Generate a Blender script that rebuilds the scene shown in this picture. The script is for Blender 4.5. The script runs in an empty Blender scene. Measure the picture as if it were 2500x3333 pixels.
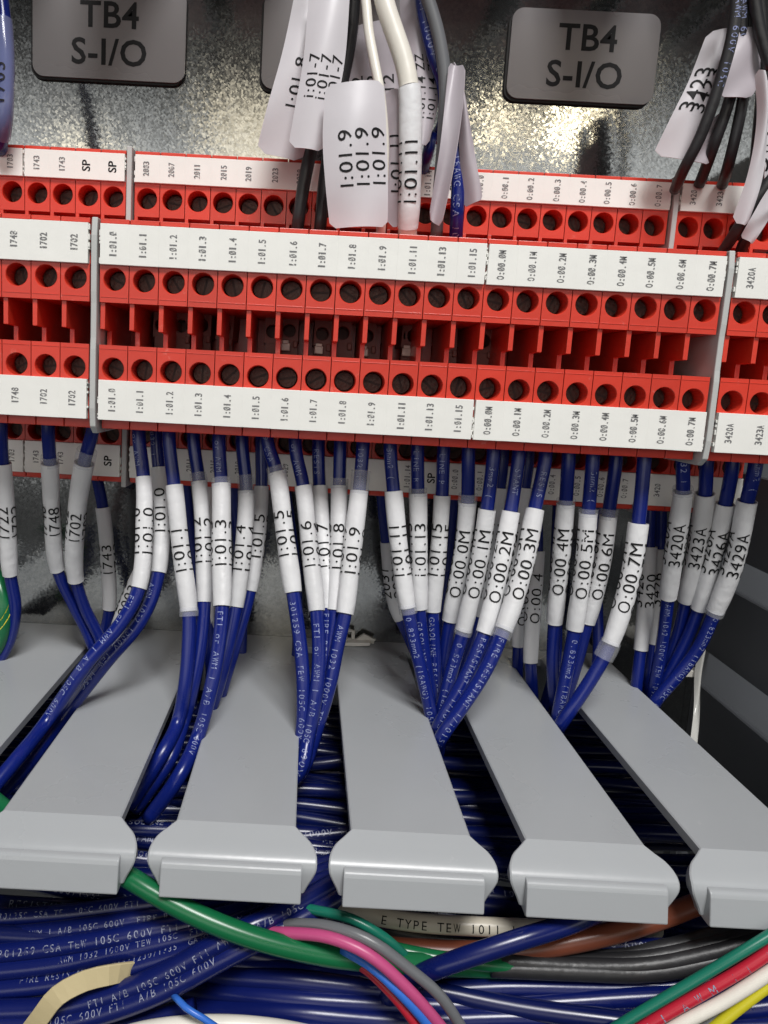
import bpy, bmesh, math, random
from mathutils import Vector, Matrix
random.seed(7)
S = 0.001                      # all builder coordinates are millimetres
scene = bpy.context.scene
COL = scene.collection

# ------------------------------------------------------------------ camera
cam_d = bpy.data.cameras.new('camera'); cam = bpy.data.objects.new('camera', cam_d); COL.objects.link(cam)
MR = ((0.99856307, 0.0097838, 0.0526885), (-0.00192348, 0.98910282, -0.14721381), (-0.05355465, 0.14690092, 0.98770037))
right, fwd, up = [Vector(r) for r in MR]
cam.matrix_world = Matrix(((right.x, up.x, -fwd.x, 0), (right.y, up.y, -fwd.y, 0), (right.z, up.z, -fwd.z, 0), (0, 0, 0, 1)))
cam_d.sensor_fit = 'VERTICAL'; cam_d.sensor_height = 24; cam_d.sensor_width = 18
cam_d.lens = 24 * 2450.75 / 3333
cam_d.shift_x = (1250 - 985.55) / 3333; cam_d.shift_y = -(1666.5 - 1620.84) / 3333
cam_d.clip_start = 0.002; cam_d.clip_end = 20
scene.camera = cam

# ------------------------------------------------------------------ world
w = bpy.data.worlds.new('World'); scene.world = w; w.use_nodes = True
nt = w.node_tree; bg = nt.nodes['Background']
tc = nt.nodes.new('ShaderNodeTexCoord'); sx = nt.nodes.new('ShaderNodeSeparateXYZ')
mr = nt.nodes.new('ShaderNodeMapRange'); mr.inputs['From Min'].default_value = -1; mr.inputs['From Max'].default_value = 1
cr = nt.nodes.new('ShaderNodeValToRGB')
nt.links.new(tc.outputs['Generated'], sx.inputs[0]); nt.links.new(sx.outputs['Z'], mr.inputs['Value'])
nt.links.new(mr.outputs[0], cr.inputs[0]); nt.links.new(cr.outputs[0], bg.inputs[0])
def el(s): return (s + 1) / 2
stops = [(-1, .015), (-.30, .03), (-.05, .05), (.10, .20), (.19, .62), (.25, .62), (.30, .24), (.35, .035), (.41, .004), (.7, .004), (.85, .012), (1, .03)]
e = cr.color_ramp.elements
e[0].position = el(-1); e[0].color = (.015, .015, .016, 1); e[1].position = 1; e[1].color = (.035, .035, .035, 1)
for s_, v in stops[1:-1]:
    k = e.new(el(s_)); k.color = (v, v, v * .98, 1)
bg.inputs[1].default_value = 2.2

# ------------------------------------------------------------------ lamps
def area(name, loc, target, size, power, col=(1, 1, 1), sy=None):
    l = bpy.data.lights.new(name, 'AREA'); o = bpy.data.objects.new(name, l); COL.objects.link(o)
    l.size = size; l.energy = power; l.color = col
    if sy: l.shape = 'RECTANGLE'; l.size_y = sy
    o.location = loc
    o.rotation_euler = (Vector(target) - Vector(loc)).to_track_quat('-Z', 'Y').to_euler()
    return o
area('ceiling_lamp', (0.10, -0.46, 0.80), (0, .13, 0), 0.36, 11.6, (1, .985, .97), .26)
area('front_fill', (-0.35, -0.95, 0.02), (0, .14, 0), 1.0, 0.9, (1, .98, .96), .35)  # soft fill added from the front to brighten forward faces; no lamp seen there
# warm bulbs of the room whose blurred images lie in the steel panel
for d, pw, sz in (((.30, -1, .335), .42, .04), ((.215, -1, .335), .22, .04), ((.345, -1, .375), .10, .03), ((-.06, -1, .262), .9, .22), ((-.30, -1, .25), .25, .09)):
    p = Vector((d[0], d[1], d[2])) * 1.3 + Vector((0, .37, 0))
    area('warm_bulb', p, (0, .18, .05), sz, pw * .28, (1, .83, .55))
scene.view_settings.view_transform = 'Standard'; scene.view_settings.look = 'None'
scene.view_settings.exposure = 0; scene.view_settings.gamma = 1

# ------------------------------------------------------------------ camera-ray helpers (measuring positions at a chosen real depth, mm)
K = 2500 / 1659.; F = 2450.75; CX, CY = 985.55, 1620.84
def ray(u, v):
    return right * ((u * K - CX) / F) + fwd - up * ((v * K - CY) / F)
def pY(u, v, Y): d = ray(u, v); return d * (Y / d.y)
def pZ(u, v, Z): d = ray(u, v); return d * (Z / d.z)
def pX(u, v, X): d = ray(u, v); return d * (X / d.x)

# ------------------------------------------------------------------ materials
def mat(name, col, rough=.5, metal=0, spec=.5, bump=0, bscale=800, var=0, vscale=60, sub=0, coat=0):
    m = bpy.data.materials.new(name); m.use_nodes = True; n = m.node_tree.nodes; l = m.node_tree.links
    b = n['Principled BSDF']; b.inputs['Base Color'].default_value = (*col, 1)
    b.inputs['Roughness'].default_value = rough; b.inputs['Metallic'].default_value = metal
    b.inputs['Specular IOR Level'].default_value = spec
    if coat: b.inputs['Coat Weight'].default_value = coat; b.inputs['Coat Roughness'].default_value = .15
    if sub: b.inputs['Subsurface Weight'].default_value = sub; b.inputs['Subsurface Radius'].default_value = (.001, .0005, .0005); b.inputs['Subsurface Scale'].default_value = .6
    t = n.new('ShaderNodeTexCoord')
    if var:
        no = n.new('ShaderNodeTexNoise'); no.inputs['Scale'].default_value = vscale; no.inputs['Detail'].default_value = 5
        l.new(t.outputs['Object'], no.inputs['Vector'])
        mx = n.new('ShaderNodeMix'); mx.data_type = 'RGBA'
        mx.inputs[6].default_value = (*[c * (1 - var) for c in col], 1); mx.inputs[7].default_value = (*[min(1, c * (1 + var)) for c in col], 1)
        l.new(no.outputs['Fac'], mx.inputs[0]); l.new(mx.outputs[2], b.inputs['Base Color'])
        r2 = n.new('ShaderNodeMapRange'); r2.inputs['To Min'].default_value = max(.02, rough - .12); r2.inputs['To Max'].default_value = rough + .12
        l.new(no.outputs['Fac'], r2.inputs['Value']); l.new(r2.outputs[0], b.inputs['Roughness'])
    if bump:
        nb = n.new('ShaderNodeTexNoise'); nb.inputs['Scale'].default_value = bscale; nb.inputs['Detail'].default_value = 4
        l.new(t.outputs['Object'], nb.inputs['Vector'])
        bu = n.new('ShaderNodeBump'); bu.inputs['Strength'].default_value = bump; bu.inputs['Distance'].default_value = .0004
        l.new(nb.outputs['Fac'], bu.inputs['Height']); l.new(bu.outputs[0], b.inputs['Normal'])
    return m
def worn_ink(name, col, thr=.42, scale=2600, soft=.05, rough=.5):
    """ink that is missing in small spots (transparent there)"""
    m = bpy.data.materials.new(name); m.use_nodes = True; n = m.node_tree.nodes; l = m.node_tree.links
    b = n['Principled BSDF']; b.inputs['Base Color'].default_value = (*col, 1); b.inputs['Roughness'].default_value = rough
    t = n.new('ShaderNodeTexCoord'); no = n.new('ShaderNodeTexNoise'); no.inputs['Scale'].default_value = scale; no.inputs['Detail'].default_value = 2
    l.new(t.outputs['Object'], no.inputs['Vector'])
    r = n.new('ShaderNodeMapRange'); r.inputs['From Min'].default_value = thr - soft; r.inputs['From Max'].default_value = thr + soft
    l.new(no.outputs['Fac'], r.inputs['Value']); l.new(r.outputs[0], b.inputs['Alpha'])
    return m
def film(name, tint=(.9, .92, .95), amount=.2):
    m = bpy.data.materials.new(name); m.use_nodes = True; n = m.node_tree.nodes; l = m.node_tree.links
    b = n['Principled BSDF']; b.inputs['Base Color'].default_value = (*tint, 1); b.inputs['Roughness'].default_value = .12
    tr = n.new('ShaderNodeBsdfTransparent'); tr.inputs[0].default_value = (.93, .93, .95, 1)
    mx = n.new('ShaderNodeMixShader'); mx.inputs[0].default_value = amount
    l.new(tr.outputs[0], mx.inputs[1]); l.new(b.outputs[0], mx.inputs[2]); l.new(mx.outputs[0], n['Material Output'].inputs[0])
    return m
RED = mat('red_plastic', (.62, .040, .020), .31, bump=.12, bscale=500, var=.07, vscale=120)
def scuffs(m, col, thr, scale, amt):
    n = m.node_tree.nodes; l = m.node_tree.links; b = n['Principled BSDF']; src = b.inputs['Base Color'].links[0].from_socket
    t = n.new('ShaderNodeTexCoord'); no = n.new('ShaderNodeTexNoise'); no.inputs['Scale'].default_value = scale; no.inputs['Detail'].default_value = 7; no.inputs['Roughness'].default_value = .7
    oi = n.new('ShaderNodeObjectInfo'); ad = n.new('ShaderNodeVectorMath'); ad.operation = 'ADD'
    l.new(t.outputs['Object'], ad.inputs[0]); l.new(oi.outputs['Random'], ad.inputs[1]); l.new(ad.outputs[0], no.inputs['Vector'])
    r = n.new('ShaderNodeMapRange'); r.inputs['From Min'].default_value = thr; r.inputs['From Max'].default_value = thr + .08; r.inputs['To Max'].default_value = amt
    mx = n.new('ShaderNodeMix'); mx.data_type = 'RGBA'; mx.inputs[7].default_value = (*col, 1)
    l.new(no.outputs['Fac'], r.inputs['Value']); l.new(r.outputs[0], mx.inputs[0]); l.new(src, mx.inputs[6]); l.new(mx.outputs[2], b.inputs['Base Color'])
scuffs(RED, (.72, .20, .16), .62, 260, .55)
REDIN = mat('red_plastic_edge', (.60, .03, .02), .45)
TAG = mat('marker_white', (.80, .80, .765), .42, var=.05, vscale=180, bump=.12, bscale=400)
PLATEG = mat('partition_grey', (.46, .47, .46), .5, var=.06)
SCREW = mat('dark_screw', (.06, .032, .026), .4, metal=.5, var=.5, vscale=900, bump=.4, bscale=1500)
CONT = mat('contact_brown', (.26, .10, .085), .5, var=.25, vscale=400)
TIN = mat('tin_contact', (.74, .64, .58), .4, metal=.2, var=.35, vscale=900)
HOLE = mat('dark_hole', (.006, .004, .004), .8)
INKW = worn_ink('printed_ink', (.17, .17, .175), .36, 3000, .06)
INK = mat('black_ink', (.006, .006, .007), .6, spec=.25)
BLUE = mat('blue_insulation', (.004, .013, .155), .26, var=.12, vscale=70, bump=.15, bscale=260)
BLUED = mat('blue_insulation_shaded', (.002, .006, .062), .28, var=.2, vscale=60, spec=.45)  # same blue insulation darkened; the shade inside the slots is in its colour
BLUE_DIM = mat('blue_insulation_dim', (.003, .008, .088), .27, var=.15, vscale=70, bump=.12, bscale=200)  # mid-dark copy of the same blue, duct shade put into the colour
PRW = worn_ink('wire_print', (.24, .28, .48), .43, 2200, .06)
PRS = worn_ink('wire_print_silver', (.24, .26, .36), .45, 1500, .08, .3)
SLV = mat('sleeve_white', (.66, .665, .68), .4, bump=.7, bscale=330, var=.035, vscale=240)
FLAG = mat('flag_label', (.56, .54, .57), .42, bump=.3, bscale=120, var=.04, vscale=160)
FLAGD = mat('flag_lilac_shaded', (.42, .385, .42), .42, bump=.3, bscale=120, var=.05, vscale=160)  # lilac-grey darker copy of the flag label, shade included in the colour
FILM = film('clear_film', amount=.17); FILM2 = film('blue_lilac_film', (.20, .23, .42), .6)
DUCT = mat('duct_pvc', (.345, .362, .378), .30, bump=.07, bscale=420, var=.045, vscale=45)
scuffs(DUCT, (.50, .51, .52), .68, 150, .5)
DUCTD = mat('duct_pvc_shaded', (.08, .086, .096), .45, var=.08)  # duct PVC darkened so the upright duct's shadow lies in the colour
BLACK = mat('black_insulation', (.018, .018, .02), .4, bump=.3, bscale=500, var=.2)
GREY = mat('grey_insulation', (.13, .135, .145), .35)
WHITEW = mat('white_insulation', (.72, .69, .62), .38, var=.12, vscale=130, bump=.2, bscale=200)
TAN = mat('cream_insulation', (.52, .48, .40), .35, var=.06)
# every moulding differs a little in shade
for m_ in (RED, SLV):
    n_ = m_.node_tree.nodes; l_ = m_.node_tree.links; b_ = n_['Principled BSDF']; src = b_.inputs['Base Color'].links[0].from_socket
    oi = n_.new('ShaderNodeObjectInfo'); hs = n_.new('ShaderNodeHueSaturation'); mp_ = n_.new('ShaderNodeMapRange'); mp_.inputs['To Min'].default_value = .88; mp_.inputs['To Max'].default_value = 1.06
    l_.new(oi.outputs['Random'], mp_.inputs['Value']); l_.new(mp_.outputs[0], hs.inputs['Value']); l_.new(src, hs.inputs['Color']); l_.new(hs.outputs[0], b_.inputs['Base Color'])
GREEN = mat('green_insulation', (.006, .125, .045), .28, var=.1)
TEAL = mat('teal_insulation', (.008, .15, .10), .32)
BROWN = mat('brown_insulation', (.15, .042, .022), .33, var=.1)
PINK = mat('pink_insulation', (.46, .065, .19), .38)
LBLUE = mat('light_blue_insulation', (.03, .14, .55), .35)
REDW = mat('red_insulation', (.45, .015, .035), .35)
YEL = mat('yellow_insulation', (.55, .50, .02), .35)
BEIGE = mat('beige_strap', (.50, .42, .24), .5, var=.06)
PLAS = mat('pale_plastic', (.62, .60, .55), .5, var=.1)
SIGN = mat('sign_face', (.165, .158, .16), .28, var=.06, vscale=12)
SIGNB = mat('sign_backing_shadow', (.006, .006, .006), .7)

def panel_material():
    m = bpy.data.materials.new('galvanized_steel'); m.use_nodes = True; n = m.node_tree.nodes; l = m.node_tree.links
    b = n['Principled BSDF']; b.inputs['Metallic'].default_value = .97
    t = n.new('ShaderNodeTexCoord')
    vo = n.new('ShaderNodeTexVoronoi'); vo.inputs['Scale'].default_value = 2500; vo.inputs['Randomness'].default_value = 1
    v2 = n.new('ShaderNodeTexVoronoi'); v2.inputs['Scale'].default_value = 1300
    no = n.new('ShaderNodeTexNoise'); no.inputs['Scale'].default_value = 30; no.inputs['Detail'].default_value = 6
    for q in (vo, v2, no): l.new(t.outputs['Object'], q.inputs['Vector'])
    ns = n.new('ShaderNodeTexNoise'); ns.inputs['Scale'].default_value = 1; ns.inputs['Detail'].default_value = 3
    mp = n.new('ShaderNodeMapping'); mp.inputs['Scale'].default_value = (120, 1, 6); l.new(t.outputs['Object'], mp.inputs[0]); l.new(mp.outputs[0], ns.inputs['Vector'])
    r = n.new('ShaderNodeValToRGB'); r.color_ramp.elements[0].position = 0; r.color_ramp.elements[0].color = (.22, .23, .235, 1)
    r.color_ramp.elements[1].position = 1; r.color_ramp.elements[1].color = (.56, .57, .56, 1)
    a = n.new('ShaderNodeMath'); a.operation = 'MULTIPLY_ADD'; a.inputs[1].default_value = .16
    sp = n.new('ShaderNodeSeparateColor'); l.new(vo.outputs['Color'], sp.inputs[0])
    sp2 = n.new('ShaderNodeSeparateColor'); l.new(v2.outputs['Color'], sp2.inputs[0])
    h = n.new('ShaderNodeMath'); h.operation = 'MULTIPLY'; h.inputs[1].default_value = .14; l.new(sp2.outputs[0], h.inputs[0])
    h2 = n.new('ShaderNodeMath'); h2.operation = 'MULTIPLY_ADD'; h2.inputs[1].default_value = .16; l.new(no.outputs['Fac'], h2.inputs[0]); l.new(h.outputs[0], h2.inputs[2])
    l.new(sp.outputs[0], a.inputs[0]); l.new(h2.outputs[0], a.inputs[2]); l.new(a.outputs[0], r.inputs[0]); l.new(r.outputs[0], b.inputs['Base Color'])
    rr = n.new('ShaderNodeMapRange'); rr.inputs['To Min'].default_value = .08; rr.inputs['To Max'].default_value = .14
    l.new(ns.outputs['Fac'], rr.inputs['Value']); l.new(rr.outputs[0], b.inputs['Roughness'])
    # each crystal tilts a little
    g = n.new('ShaderNodeNewGeometry'); vs = n.new('ShaderNodeVectorMath'); vs.operation = 'SUBTRACT'; vs.inputs[1].default_value = (.5, .5, .5)
    l.new(vo.outputs['Color'], vs.inputs[0])
    sc = n.new('ShaderNodeVectorMath'); sc.operation = 'SCALE'; sc.inputs['Scale'].default_value = .028; l.new(vs.outputs[0], sc.inputs[0])
    ad = n.new('ShaderNodeVectorMath'); ad.operation = 'ADD'; l.new(sc.outputs[0], ad.inputs[0]); l.new(g.outputs['Normal'], ad.inputs[1])
    nm = n.new('ShaderNodeVectorMath'); nm.operation = 'NORMALIZE'; l.new(ad.outputs[0], nm.inputs[0]); l.new(nm.outputs[0], b.inputs['Normal'])
    return m
PANEL = panel_material()

# ------------------------------------------------------------------ object helpers
def tag(o, label=None, cat=None, group=None, kind=None):
    if label: o['label'] = label
    if cat: o['category'] = cat
    if group: o['group'] = group
    if kind: o['kind'] = kind
    return o
def link(name, me, material, parent=None, smooth=False, loc=None):
    o = bpy.data.objects.new(name, me); COL.objects.link(o)
    if material and not me.materials: me.materials.append(material)
    if smooth: me.shade_smooth()
    if parent: o.parent = parent
    if loc: o.location = loc
    return o
def mesh(name, verts, faces, material, parent=None, smooth=False, origin=Vector((0, 0, 0)), top=True):
    """verts in mm, absolute.  origin (mm) is the thing's base point"""
    me = bpy.data.meshes.new(name)
    me.from_pydata([tuple((Vector(v) - origin) * S) for v in verts], [], faces); me.update()
    o = link(name, me, material, parent, smooth)
    if parent is None: o.location = origin * S
    return o
def empty(name, origin):
    o = bpy.data.objects.new(name, None); COL.objects.link(o); o.location = Vector(origin) * S; o.empty_display_size = .005
    return o
class MB:
    def __init__(s): s.v = []; s.f = []; s.m = []; s.mi = 0
    def add(s, vs, fs):
        k = len(s.v); s.v += [tuple(v) for v in vs]; s.f += [tuple(i + k for i in f) for f in fs]; s.m += [s.mi] * len(fs)
    def box(s, x0, x1, y0, y1, z0, z1, b=0.0):
        bm = bmesh.new(); bmesh.ops.create_cube(bm, size=1)
        for v in bm.verts: v.co = Vector(((x0 + x1) / 2 + v.co.x * (x1 - x0), (y0 + y1) / 2 + v.co.y * (y1 - y0), (z0 + z1) / 2 + v.co.z * (z1 - z0)))
        if b: bmesh.ops.bevel(bm, geom=list(bm.edges), offset=b, segments=2, affect='EDGES', profile=.5)
        bm.verts.index_update(); s.add([v.co for v in bm.verts], [[v.index for v in f.verts] for f in bm.faces]); bm.free()
    def prism(s, pts, axis, a0, a1):
        """pts: 2-D outline; extruded along axis 'x' (pts = y,z) or 'y' (pts = x,z)"""
        n = len(pts)
        V = [((a, p, q) if axis == 'x' else (p, a, q)) for a in (a0, a1) for p, q in pts]
        s.add(V, [list(range(n))[::-1], list(range(n, 2 * n))] + [[i, (i + 1) % n, n + (i + 1) % n, n + i] for i in range(n)])
    def holed(s, x0, x1, yf, yb, z0, z1, cx, cz, r, depth, n=28):
        """box with a round blind hole in its front (-Y) face"""
        outer = []; inner = []
        for i in range(n):
            a = 2 * math.pi * (i + .5) / n; c, d = math.cos(a), math.sin(a)
            inner.append((cx + r * c, cz + r * d))
            tx = ((x1 - cx) if c > 0 else (x0 - cx)) / c if abs(c) > 1e-6 else 1e9
            tz = ((z1 - cz) if d > 0 else (z0 - cz)) / d if abs(d) > 1e-6 else 1e9
            t = min(tx, tz); outer.append([cx + t * c, cz + t * d])
        for X, Z in ((x0, z0), (x0, z1), (x1, z0), (x1, z1)):      # snap nearest ring point onto each corner
            k = min(range(n), key=lambda i: (outer[i][0] - X) ** 2 + (outer[i][1] - Z) ** 2); outer[k] = [X, Z]
        V = [(p[0], yf, p[1]) for p in outer] + [(cx + (p[0] - cx) * 1.05, yf, cz + (p[1] - cz) * 1.05) for p in inner] + [(p[0], yf + .12, p[1]) for p in inner] \
            + [(p[0], yf + depth, p[1]) for p in inner] + [(p[0], yb, p[1]) for p in outer]
        Fs = []
        for i in range(n):
            j = (i + 1) % n
            for a, b in ((0, 1), (1, 2), (2, 3)): Fs.append([a * n + i, a * n + j, b * n + j, b * n + i])
            Fs.append([j, i, 4 * n + i, 4 * n + j])
        Fs.append([3 * n + i for i in range(n)][::-1])
        s.add(V, Fs)
    def build(s, name, material, parent=None, smooth=False, origin=Vector((0, 0, 0))):
        o = mesh(name, s.v, s.f, material if not isinstance(material, (list, tuple)) else None, parent, smooth, Vector(origin))
        if isinstance(material, (list, tuple)):
            for q in material: o.data.materials.append(q)
            for p, i in zip(o.data.polygons, s.m): p.material_index = i
        return o

# ---- lettering: flat glyph outlines turned to mesh, cut finely so that they can be laid on curved surfaces
TXT = {}
def text_mesh(string, spacing=1.0, bold=0.0, cut=.22, res=3):
    key = (string, spacing, bold, cut)
    if key in TXT: return TXT[key]
    c = bpy.data.curves.new('t', 'FONT'); c.body = string; c.size = 1; c.space_character = spacing; c.offset = bold; c.resolution_u = res
    o = bpy.data.objects.new('t', c)
    me = bpy.data.meshes.new_from_object(o)
    bm = bmesh.new(); bm.from_mesh(me); bpy.data.meshes.remove(me); bpy.data.objects.remove(o); bpy.data.curves.remove(c)
    ys = [v.co.y for v in bm.verts] or [0, 1]; y = min(ys) + cut * .5
    while cut and y < max(ys):
        bmesh.ops.bisect_plane(bm, geom=bm.verts[:] + bm.edges[:] + bm.faces[:], plane_co=(0, y, 0), plane_no=(0, 1, 0)); y += cut
    bm.verts.index_update()
    vs = [(v.co.x, v.co.y) for v in bm.verts]; fs = [[v.index for v in f.verts] for f in bm.faces]; bm.free()
    h = .73
    vs = [(x / h, y_ / h) for x, y_ in vs]                            # cap height 1
    wd = (max(v[0] for v in vs) - min(v[0] for v in vs)) if vs else 0; x0 = min(v[0] for v in vs) if vs else 0
    vs = [(x - x0, y_) for x, y_ in vs]
    TXT[key] = (vs, fs, wd); return TXT[key]
def lay_text(mb, string, height, fn, spacing=1.0, bold=0.0, cut=.22, xs=1.0):
    """fn(tx, ty) -> 3-D point in mm; tx along the reading direction, ty upwards (mm)"""
    vs, fs, wd = text_mesh(string, spacing, bold, cut)
    mb.add([fn(x * height * xs, y * height) for x, y in vs], fs); return wd * height * xs
ADV = {'I': .42, 'i': .42, ':': .58, '.': .55, 'O': 1.15, 'M': 1.2, 'A': 1.02, '1': .72, 'Z': .95, '-': .7, ' ': .5}
def run_len(string, h): return sum(ADV.get(c, .86) for c in string) * h
def mono(mb, string, h, adv, fn, bold=0.0, cut=.22):
    x = 0; auto = adv is None; k_ = 1.0 if not auto else .94
    for ch in string:
        if auto: adv = ADV.get(ch, .86) * h
        if ch != ' ':
            vs, fs, wd = text_mesh(ch, 1.0, bold, cut); ws = min(1.3 if auto and ch not in 'I:.i1-' else 1.0, adv * .84 / max(.01, wd * h))
            x0 = x + (adv - wd * h * ws) / 2
            mb.add([fn(x0 + a * h * ws, b * h) for a, b in vs], fs)
        x += adv
    return x
def text_w(string, height, spacing=1.0, bold=0.0, cut=.22): return text_mesh(string, spacing, bold, cut)[2] * height

# ---- curves
def catmull(P, step):
    P = [Vector(p) for p in P]; out = []
    Q = [P[0] * 2 - P[1]] + P + [P[-1] * 2 - P[-2]]
    for i in range(1, len(Q) - 2):
        a, b, c, d = Q[i - 1:i + 3]; n = max(1, int((c - b).length / step))
        t01 = (b - a).length ** .5; t12 = (c - b).length ** .5; t23 = (d - c).length ** .5
        m1 = (c - b) + t12 * ((b - a) / max(t01, 1e-6) - (c - a) / max(t01 + t12, 1e-6))
        m2 = (c - b) + t12 * ((d - c) / max(t23, 1e-6) - (d - b) / max(t12 + t23, 1e-6))
        for k in range(n):
            t = k / n; out.append((2 * t ** 3 - 3 * t ** 2 + 1) * b + (t ** 3 - 2 * t ** 2 + t) * m1 + (-2 * t ** 3 + 3 * t ** 2) * c + (t ** 3 - t ** 2) * m2)
    out.append(P[-1]); return out
class Path:
    def __init__(s, pts, step=1.2, front=(0, -1, 0)):
        s.p = catmull(pts, step); s.front = Vector(front).normalized()
        s.L = [0]
        for a, b in zip(s.p, s.p[1:]): s.L.append(s.L[-1] + (b - a).length)
        s.len = s.L[-1]
        n = len(s.p); s.T = [(s.p[min(i + 1, n - 1)] - s.p[max(i - 1, 0)]).normalized() for i in range(n)]
        s.N = []
        for t in s.T:
            q = s.front - t * s.front.dot(t)
            if q.length < .15: q = (s.N[-1] - t * s.N[-1].dot(t)) if s.N else Vector((1, 0, 0)).cross(t)
            s.N.append(q.normalized())
    def at(s, d):
        d = min(max(d, 0), s.len - 1e-6)
        lo, hi = 0, len(s.L) - 1
        while hi - lo > 1:
            m = (lo + hi) // 2
            if s.L[m] <= d: lo = m
            else: hi = m
        f = (d - s.L[lo]) / max(1e-9, s.L[hi] - s.L[lo])
        c = s.p[lo].lerp(s.p[hi], f); t = s.T[lo].lerp(s.T[hi], f).normalized(); nn = s.N[lo].lerp(s.N[hi], f); nn = (nn - t * nn.dot(t)).normalized()
        return c, t, nn
    def pt(s, d, phi, r):
        c, t, n = s.at(d); side = t.cross(n)
        return c + n * (r * math.cos(phi)) + side * (r * math.sin(phi))
    def find(s, z=None, v=None):
        """distance along the path where the picture row is v (only measures a length along the wire)"""
        best = 0; bd = 1e9
        for i, q in enumerate(s.p):
            vv = (CY - F * q.dot(up) / q.dot(fwd)) / K
            if abs(vv - v) < bd: bd = abs(vv - v); best = s.L[i]
        return best
def tube(mb, path, r, d0=None, d1=None, n=14, step=1.2, caps=True, rf=None, lump=0, seed=0):
    d0 = 0 if d0 is None else d0; d1 = path.len if d1 is None else d1
    k = max(2, int((d1 - d0) / step) + 1); V = []; Fs = []
    rnd = random.Random(seed); ph = [rnd.uniform(0, 6.28) for _ in range(4)]
    for i in range(k + 1):
        t = i / k; d = d0 + (d1 - d0) * t; rr = r * (rf(t) if rf else 1)
        for j in range(n):
            a = 2 * math.pi * j / n
            q = rr * (1 + (lump * (math.sin(2 * a + ph[0] + 3 * t) + .6 * math.sin(3 * a + ph[1] - 5 * t)) if lump else 0))
            V.append(path.pt(d, a, q))
    for i in range(k):
        for j in range(n):
            Fs.append([i * n + j, i * n + (j + 1) % n, (i + 1) * n + (j + 1) % n, (i + 1) * n + j])
    if caps: Fs.append(list(range(n))[::-1]); Fs.append([k * n + j for j in range(n)])
    mb.add(V, Fs)

# ================================================================== SETTING: steel back panel
PY = 185.0
mb = MB(); mb.box(-260, 320, PY, PY + 2, -190, 230)
tag(mb.build('back_panel', PANEL), 'galvanized steel back panel behind the terminal blocks', 'panel', kind='structure')

# ================================================================== name plates
def name_plate(x0, x1, z0, z1, words, cx, label):
    Y = 183.7; o = Vector(((x0 + x1) / 2, Y, z0))
    root = empty('name_plate', o)
    def rr(x0, x1, z0, z1, r, n=6):
        P = []
        for cxx, cz, a0 in ((x1 - r, z1 - r, 0), (x0 + r, z1 - r, 90), (x0 + r, z0 + r, 180), (x1 - r, z0 + r, 270)):
            for i in range(n + 1):
                a = math.radians(a0 + 90 * i / n); P.append((cxx + r * math.cos(a), cz + r * math.sin(a)))
        return P
    mb = MB(); mb.prism(rr(x0, x1, z0, z1, 2.6), 'y', Y, Y + .5); f = mb.build('face', SIGN, root, origin=o)
    mb = MB(); mb.prism(rr(x0 - .5, x1 - .3, z0 - .5, z1 - .6, 2.6), 'y', Y + .5, PY - .05); mb.build('backing_shadow', SIGNB, root, origin=o)  # black sheet set off down-left: adhesive and the plate's shadow as one
    for s_, z in words:
        mb = MB()
        wd = text_w(s_, 5.7, 1.05, .016, 0)
        lay_text(mb, s_, 5.7, lambda tx, ty: (cx - wd / 2 + tx, Y - .06, z + ty), 1.05, .016, 0)
        mb.build('lettering', INK, root, origin=o)
    tag(root, label, 'name plate', 'plates on the back panel')
def plate_at(u0, v0, u1, v1, words_uv, label):
    a = pY(u0, v1, 183); b = pY(u1, v0, 183)
    ws = [(s_, pY(u, v, 183).z) for s_, u, v in words_uv]
    cx = sum(pY(u, v, 183).x for _, u, v in words_uv) / max(1, len(words_uv)) if words_uv else 0
    name_plate(a.x, b.x, a.z, b.z, ws, cx, label)
plate_at(68, -28, 403, 160, [('TB4', 233, 56), ('S-I/O', 235, 137)], 'grey plate reading TB4 S-I/O at the upper left above the marker SP')
plate_at(563, -5, 905, 188, [], 'grey plate half hidden behind the hanging white flag labels')
plate_at(1094, 28, 1434, 208, [('TB4', 1268, 106), ('S-I/O', 1263, 186)], 'grey plate reading TB4 S-I/O at the right above the markers O:00')

# ================================================================== terminal blocks
PITCH = 5.2; X0 = -35.46; W = 5.05
YF, YB = 136.5, 161.3
def col_x(i):
    if i < 0: return X0 + PITCH * i - 1.7
    if i > 20: return X0 + PITCH * i + 1.75
    return X0 + PITCH * i
def screw_mesh():
    mb = MB(); n = 20; r = 1.8
    ring = [(r * math.cos(2 * math.pi * i / n), r * math.sin(2 * math.pi * i / n)) for i in range(n)]
    V = [(x, .5, z) for x, z in ring] + [(x * .92, 0, z * .92) for x, z in ring]
    mb.add(V, [[i, (i + 1) % n, n + (i + 1) % n, n + i] for i in range(n)] + [[n + i for i in range(n)]])
    mb.mi = 1; mb.box(-1.5, 1.5, -.03, .1, -.2, .2)
    return mb
def screw_data():
    mb = screw_mesh(); me = bpy.data.meshes.new('screw'); me.from_pydata([tuple(Vector(v) * S) for v in mb.v], [], mb.f)
    me.materials.append(SCREW); me.materials.append(mat('screw_slot', (.02, .012, .01), .6))
    for p, i in zip(me.polygons, mb.m): p.material_index = i
    return me
SCREW_ME = screw_data()
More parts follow.
